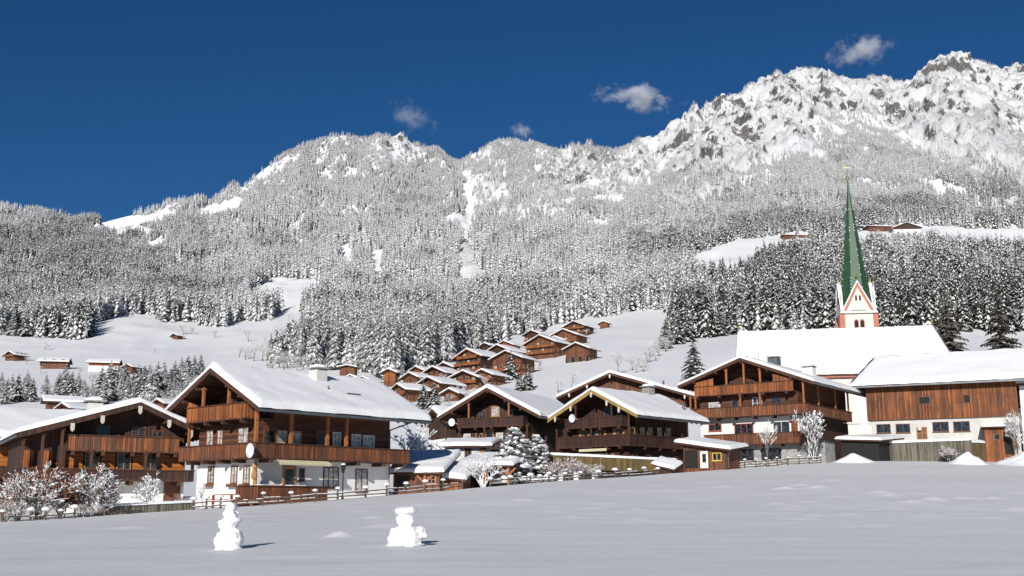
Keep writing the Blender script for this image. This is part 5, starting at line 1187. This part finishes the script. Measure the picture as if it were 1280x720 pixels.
heap(1067, 574, 108.5, 2.2, .9, 'rounded heap of cleared snow in the gap between tall chalet and barn', 5, .3)
heap(1285, 572, 107, 3.2, 1.3, 'snow bank at the right picture edge in front of the orange hut', 8)

# ------------------------------------------------------------------ garden shrubs and trees
def shrub(seed, stems=9, levels=3, snow=.85, snowr=2.2, spread=.75, leaf=None, leafn=0, blobs=60, tall=1.0):
    r = random.Random(seed); c = M(); ends = []
    def seg(p, d, L, rad_, lv):
        l = math.sqrt(sum(x * x for x in d)); d = [x / l for x in d]; e = tuple(p[x] + d[x] * L for x in range(3))
        c.tube(p, e, rad_, rad_ * .7, 4 if lv < 2 else 3, 0, False)
        if r.random() < snow: s = rad_ * snowr * .6 + .004; o = (0, 0, rad_ + s * .3); c.tube(tuple(a + b for a, b in zip(p, o)), tuple(a + b for a, b in zip(e, o)), s, s * .9, 5, 1)
        ends.append(e)
        if lv >= levels: return
        for _ in range(r.choice((2, 3))):
            seg(e, [d[0] + r.uniform(-.8, .8), d[1] + r.uniform(-.8, .8), d[2] + r.uniform(-.35, .45)], L * r.uniform(.55, .85), rad_ * .65, lv + 1)
    for _ in range(stems): a = r.uniform(0, 6.28); s = spread * r.random(); seg((r.uniform(-.06, .06), r.uniform(-.06, .06), 0), [math.cos(a) * s, math.sin(a) * s, tall], r.uniform(.22, .36), .010, 0)
    for _ in range(blobs): e = r.choice(ends); w = r.uniform(.012, .045); c.blob((e[0], e[1], e[2] + .01), (w * r.uniform(.8, 1.4), w, w * .62), 1, 7, 5, r.randint(0, 9999), .25)
    for _ in range(leafn):
        e = r.choice(ends); q = [e[x] + r.uniform(-.09, .09) for x in range(3)]; w = .019
        c.tri((q[0] - w, q[1], q[2]), (q[0] + w, q[1] + w, q[2] + .005), (q[0], q[1] - w, q[2] + w * 1.6), 2)
    return c.mesh('crown', ['bark', 'snow', leaf or 'hedge'], True)
def put_shrub(mesh, px, h, label, dY=1.0, Y=None, wide=1.0, name='snowy_shrub', cat='shrub', group=None, z=None):
    p = fieldpt(px, dY) if Y is None else unp(px, 600, Y)
    zz = ground(p.x, p.y) if z is None else z
    o = link(name, mesh, None, (p.x, p.y, zz - .05), random.uniform(0, 6)); o.scale = (h * wide, h * wide, h); tag(o, label, cat, group); return o
SH = [shrub(400 + i, 12 + 2 * i, 5, snow=.42, snowr=1.25, blobs=60, spread=1.0, leafn=500) for i in range(4)]
SHB = shrub(420, 12, 4, .25, 1.2, .9, 'hedge', 3600, 80)
put_shrub(SH[0], 20, 2.5, 'thick white snow loaded shrub at the left picture edge', 1.2, wide=1.1)
put_shrub(SH[1], 48, 2.9, 'tall snow loaded shrub second from the left edge in front of the brown farmhouse', 1.6, wide=1.1)
put_shrub(SHB, 76, 2.9, 'shrub with rust brown leaves in the middle of the snowy hedge before the brown farmhouse', 1.9, wide=1.1, name='leafy_shrub')
put_shrub(SH[2], 103, 2.8, 'snow dusted shrub right of the rust brown leafy one', 1.3, wide=1.1)
put_shrub(SH[3], 122, 2.3, 'snow dusted shrub at the right end of the hedge before the brown farmhouse', 1.6, wide=1.0)
put_shrub(SH[3], 8, 1.1, 'low snow covered shrub at the lower left corner by the broken fence', -.2, wide=1.4)
put_shrub(SH[1], 110, .8, 'knee high snow hump of a shrub beside the low board edging', .2, wide=1.6)
put_shrub(shrub(430, 8, 4, .75, 2.2, .6, blobs=40), 185, 2.3, 'small open branched tree coated with snow against the white farmhouse wall', 1.6, wide=1.0, name='snowy_tree', cat='tree')
put_shrub(shrub(431, 8, 3, .8, 2.4, .3, blobs=30), 252, 2.0, 'climbing shrub on the left corner of the white chalet wall', 5.2, wide=.5, name='climbing_plant', cat='plant')
put_shrub(SH[2], 226, .9, 'tiny round snow covered bush left of the white chalet wall', 2.6, wide=1.2)
apple = shrub(440, 10, 4, .9, 2.6, .9, blobs=70, tall=.6)
put_shrub(apple, 517, 4.4, 'old apple tree with thickly snowed crooked boughs behind the brown shed', Y=93, z=3.1, wide=1.0, name='apple_tree', cat='tree')
put_shrub(shrub(441, 14, 4, .85, 1.8, .8, blobs=50), 604, 2.6, 'wide frosted lilac bush in front of the open carport', 1.5, wide=1.05, name='frosted_bush', cat='bush')
# thickly snowed garden spruces
def heavy(seed):
    r = random.Random(seed); c = M(); t = M(); t.tube((0, 0, -.02), (0, 0, .8), .03, .01, 6)
    for i in range(210):
        f = r.random() ** .8; z = .08 + .88 * f; rr = .30 * (1 - f) ** .65 + .02; a = r.uniform(0, 6.28); q = r.uniform(.45, 1.05)
        x, y = rr * q * math.cos(a), rr * q * math.sin(a)
        for _ in range(7):
            b = r.uniform(0, 6.28); l = r.uniform(.04, .10); c.tri((x, y, z), (x + math.cos(b) * l, y + math.sin(b) * l, z - .045), (x + math.cos(b + .55) * l, y + math.sin(b + .55) * l, z - .03))
        if r.random() < .93: w = r.uniform(.034, .070) * (1 - .45 * f); c.blob((x, y, z), (w, w, w * .6), 1, 7, 5, i, .3)
    return c.mesh('crown', ['rime', 'snow'], False), t.mesh('trunk', ['bark'])
HV = [heavy(i) for i in range(2)]
for px_0, Yk, h, w, lb in ((643, 95, 5.3, 1.35, 'plump garden spruce almost white with snow pillows beside the boarded terrace'), (671, 97, 4.6, 1.2, 'smaller snow pillowed garden spruce touching the boarded terrace')):
    p = unp(px_0, 600, Yk); plant(HV[px_0 % 2], p.x, p.y, h, lb, 'spruce', wide=w, z=ground(p.x, p.y) - .2)
for i, (px_0, h) in enumerate(((697, 1.7), (712, 2.0), (729, 1.5), (744, 1.3))):
    put_shrub(SH[i], px_0, h, ['white snow loaded bush, leftmost before the boarded terrace', 'tallest white snow loaded bush before the boarded terrace', 'white bush, third from the left before the boarded terrace', 'smallest white bush, rightmost before the boarded terrace'][i], 2.2, wide=.9, group='snowy bushes before the boarded terrace')
sap = baretree(460, 6, 'twig', .35, .34, .26, .4, 0, .9); p = fieldpt(961, 1.0); plant(sap, p.x, p.y, 5.2, 'slender white frosted sapling in front of the orange balconies', 'tree', name='frosted_sapling', wide=.9)
bt = shrub(461, 9, 5, .38, 1.4, .62, 'hedge', 900, 90, 1.15); put_shrub(bt, 1017, 5.6, 'big brown tinged fruit tree dusted with snow at the right corner of the tall chalet', 1.6, wide=.62, name='fruit_tree', cat='tree')
put_shrub(SH[0], 1233 + 40, 4.6, 'snowy climbing bush at the corner of the white house on the right edge', Y=112, z=5.2, wide=.35, name='snowy_tree', cat='tree')
put_shrub(SH[2], 1188, 1.6, 'dark snow flecked bush growing against the grey plank wall', Y=108.5, wide=1.0)
for px_0, h, s in ((1196, 10.5, 0), (1262, 10.0, 1)):
    p = unp(px_0, 560, 205); plant(LARCH[s], p.x, p.y, h + 15, ['tall dark bare larch behind the nave end of the church', 'tall dark bare larch above the right end of the barn roof'][s], 'larch', name='larch_tree', wide=1.15, z=ground(p.x, p.y))
# single trees of the slopes: (picture x, foot y, height px, kind)
def slope(lst, label, group, name='spruce_tree', cat='spruce', w=1.0):
    for i, (x, y, hp, k) in enumerate(lst):
        p = hit(x, y); h = hp * p.y / F * 1.15; lb = label if isinstance(label, str) else label[i]
        kit = (SPR[i % 4], BARE[i % 4], SPRD[i % 3], LARCH[i % 2])[k]
        plant(kit, p.x, p.y, h, lb, cat, None if isinstance(label, list) else group, name=name, wide=w * (1.45 if k in (0, 2) else 1), z=p.z - .15)
slope([(867, 478, 50, 2)], ['single tall dark spruce with snowy boughs left behind the tall chalet roof'], '', w=1.15)
slope([(661, 489, 32, 2), (648, 489, 22, 2), (638, 474, 34, 2), (529, 512, 32, 2), (541, 513, 34, 2), (503, 482, 26, 0), (473, 478, 24, 2)],
      ['wide dark spruce on the slope above the dish chalet roof', 'small spruce touching the wide dark one above the dish chalet roof', 'single spruce in front of the reddish hamlet house', 'left one of two small spruces below the hamlet', 'right one of two small spruces below the hamlet', 'dark spruce right of the narrow orange chalet', 'dark spruce left of the narrow orange chalet'], '')
slope([(x, y, h, 1) for x, y, h in ((773, 468, 38), (712, 488, 34), (697, 491, 26))], ['bare frosted tree in the middle of the steep village meadow', 'broad bare frosted tree low on the village meadow', 'thin bare frosted tree beside the broad one low on the village meadow'], '', 'frosted_tree', 'tree', .95)
slope([(789, 462, 22, 1), (800, 460, 18, 1), (808, 452, 22, 1), (815, 446, 20, 1), (822, 440, 24, 1), (829, 436, 22, 1), (838, 430, 22, 1), (847, 425, 20, 1), (806, 458, 14, 1), (818, 450, 16, 1), (795, 466, 18, 1), (803, 464, 20, 1), (811, 454, 22, 1), (825, 446, 22, 1), (833, 440, 24, 1), (841, 436, 22, 1), (851, 430, 22, 1)], 'frosted leafless tree in the ragged row down the right side of the village meadow', 'bare trees beside the village meadow', 'frosted_tree', 'tree', 1.5)
slope([(831, 436, 34, 2), (845, 430, 38, 2), (857, 428, 36, 2), (840, 418, 36, 2), (870, 420, 38, 2), (885, 416, 36, 2), (900, 420, 34, 2), (915, 418, 36, 2)], 'dark snowy spruce in the clump between the village meadow and the church nave', 'spruces left of the church nave')
slope([(555, 490, 20, 1), (572, 500, 26, 1), (582, 502, 28, 1), (592, 500, 24, 1), (601, 484, 24, 1), (608, 486, 22, 1), (616, 480, 20, 1), (548, 508, 20, 1), (560, 508, 20, 1), (672, 462, 16, 1), (690, 446, 14, 1), (735, 420, 12, 1)], 'small frosted leafless tree among the hamlet chalets', 'bare trees in the hamlet', 'frosted_tree', 'tree', 1.2)
slope([(80, 500, 40, 0), (88, 502, 34, 2), (96, 498, 30, 0), (73, 498, 30, 2), (104, 500, 26, 0)], 'snowy spruce in the clump above the long roof of the left farmhouse', 'left spruce clump')
slope([(12, 500, 30, 0), (22, 502, 32, 2), (31, 500, 34, 0), (39, 502, 28, 2), (4, 506, 26, 0)], 'snowy spruce in the clump at the left picture edge', 'spruces at the left edge')
slope([(125, 496, 36, 2), (133, 500, 42, 0), (141, 498, 40, 2), (149, 500, 34, 0), (157, 502, 30, 0), (129, 504, 26, 2)], 'snowy spruce in the clump right behind the long white based farmhouse', 'spruces behind the white based farmhouse')
slope([(170, 500, 40, 0), (178, 503, 42, 2), (186, 505, 44, 0), (194, 502, 46, 2), (202, 498, 42, 0), (210, 500, 36, 2), (218, 492, 38, 0), (226, 480, 30, 0), (233, 478, 32, 2), (241, 476, 30, 0), (249, 474, 28, 2), (165, 508, 28, 0)], 'snowy spruce in the wood left of the large chalet gable', 'spruces left of the large gable')
slope([(58, 498, 26, 1), (110, 498, 22, 1), (163, 492, 22, 1), (205, 505, 24, 1), (216, 506, 24, 1), (240, 485, 20, 1), (50, 466, 14, 1), (34, 456, 14, 1), (98, 470, 16, 1)], 'frosted leafless tree scattered among the left farmhouses', 'bare trees among the left farmhouses', 'frosted_tree', 'tree', 1.2)
slope([(310, 427, 20, 1), (272, 462, 16, 1), (194, 442, 8, 1), (56, 438, 14, 1), (228, 420, 18, 1), (240, 418, 12, 1), (269, 423, 16, 1)], ['round frosted tree alone at the right of the left meadow', 'frosted tree just above the large chalet gable', 'tiny bush alone in the left meadow below the hay hut', 'small frosted tree alone on the far left meadow', 'frosted tree right beside the lone hay hut', 'low frosted tree next to the one beside the hay hut', 'frosted tree at the forest foot right of the hay hut'], '', 'frosted_tree', 'tree', 1.3)
slope([(14, 420, 30, 0), (31, 421, 32, 2)], ['left one of two free standing spruces at the left forest foot', 'right one of two free standing spruces at the left forest foot'], '')
slope([(300, 448, 20, 1), (308, 450, 24, 1), (318, 452, 26, 1), (328, 452, 30, 1), (338, 456, 30, 1), (350, 458, 28, 1), (363, 460, 28, 1)], 'frosted leafless tree at the wood edge above the large chalet roof', 'bare trees above the large chalet roof', 'frosted_tree', 'tree', 1.2)

# ------------------------------------------------------------------ thin clouds
def cloud(px, py, Y, rx, rz_, dens, label, seed, tilt=0):
    c = unp(px, py, Y); m = M(); m.blob((0, 0, 0), (1, 1, 1), 0, 24, 16, seed, 0)
    mt = bpy.data.materials.new('cloud_vapour'); mt.use_nodes = True; t = mt.node_tree; t.nodes.remove(t.nodes['Principled BSDF'])
    v = t.nodes.new('ShaderNodeVolumePrincipled'); v.inputs['Color'].default_value = (1, 1, 1, 1); v.inputs['Anisotropy'].default_value = -.25
    vec = coords(t, (1, 1, 1)); n1 = noise(t, coords(t, (3.2, 1.6, 1.6)), 1.0, 8, .68)
    ln = N(t, 'ShaderNodeVectorMath', operation='LENGTH'); t.links.new(vec, ln.inputs[0])
    f = math_(t, 'SUBTRACT', n1, math_(t, 'MULTIPLY', ln.outputs['Value'], .34)); f = math_(t, 'SUBTRACT', f, .30)
    f = math_(t, 'MAXIMUM', math_(t, 'MULTIPLY', f, dens), 0); t.links.new(f, v.inputs['Density']); t.links.new(v.outputs[0], t.nodes['Material Output'].inputs['Volume'])
    mp = [x for x in t.nodes if x.type == 'MAPPING']
    for x in mp: x.inputs['Location'].default_value = (seed * 3.1, seed * 1.7, seed) if x is mp[1] else (0, 0, 0)
    o = m.build('cloud', [mt]); o.location = c; o.scale = (rx, rx * .5, rz_); o.rotation_euler = (0, rad(tilt), 0); tag(o, label, 'cloud'); return o
cloud(798, 122, 6500, 330, 120, .060, 'largest wispy cloud above the middle of the mountain ridge', 3, 8)
cloud(1078, 62, 6500, 300, 130, .042, 'thin feathery cloud near the top of the sky left of the highest peak', 8, -12)
cloud(652, 163, 6500, 100, 80, .07, 'tiny round cloud puff just over the ridge in the middle', 5)
cloud(515, 146, 6500, 210, 120, .022, 'faint torn cloud wisp above the left part of the ridge', 12, 25)

rq = random.Random(77); L1, L2, L3 = [], [], []
for _ in range(34):
    x = rq.uniform(112, 262); L1.append((x, rq.uniform(486, 512) - (x - 112) * .05, rq.uniform(20, 33), rq.choice((0, 2))))
for _ in range(16): L2.append((rq.uniform(100, 265), rq.uniform(480, 510), rq.uniform(18, 28), 1))
for _ in range(12): L3.append((rq.uniform(0, 108), rq.uniform(490, 508), rq.uniform(16, 26), rq.choice((0, 2))))
slope(L1, 'snowy spruce of the dark copse between the left farmhouses and the large chalet gable', 'copse left of the large chalet')
slope(L2, 'frosted leafless tree mixed into the dark copse left of the large chalet gable', 'bare trees of the left copse', 'frosted_tree', 'tree', 1.3)
slope(L3, 'snowy spruce on the slope just above the roof of the low brown farmhouse', 'spruces above the brown farmhouse')
L4 = [(rq.uniform(300, 440), rq.uniform(452, 468), rq.uniform(16, 28), 1) for _ in range(18)]
slope(L4, 'frosted leafless tree in the grey thicket directly behind the large chalet ridge', 'thicket behind the large chalet', 'frosted_tree', 'tree', 1.4)

L5 = [(rq.uniform(500, 640), 0, rq.uniform(14, 24), 1) for _ in range(16)]; L5 = [(x, 505 - (x - 500) * .28 - rq.uniform(0, 18), h, k) for x, _, h, k in L5]
slope(L5, 'frosted leafless garden tree between the hamlet roofs', 'garden trees of the hamlet', 'frosted_tree', 'tree', 1.4)
for i, a in enumerate([(512, 486, 7.5, 7, 40, 'small brown chalet in the gap right of the narrow orange chalet'), (522, 476, 7, 7, 40, 'small brown chalet at the top left of the second hamlet row'), (604, 486, 8, 8, 35, 'little orange chalet between the dark red brown one and the reddish house'), (694, 436, 8, 8, 32, 'small chalet squeezed between the big upper guesthouse and the orange brown one')]):
    far_house(a[0], a[1], a[2], a[3], a[4], a[5], HG, ('brown', 'orange')[i % 2], bal=1, Hs=4.4)
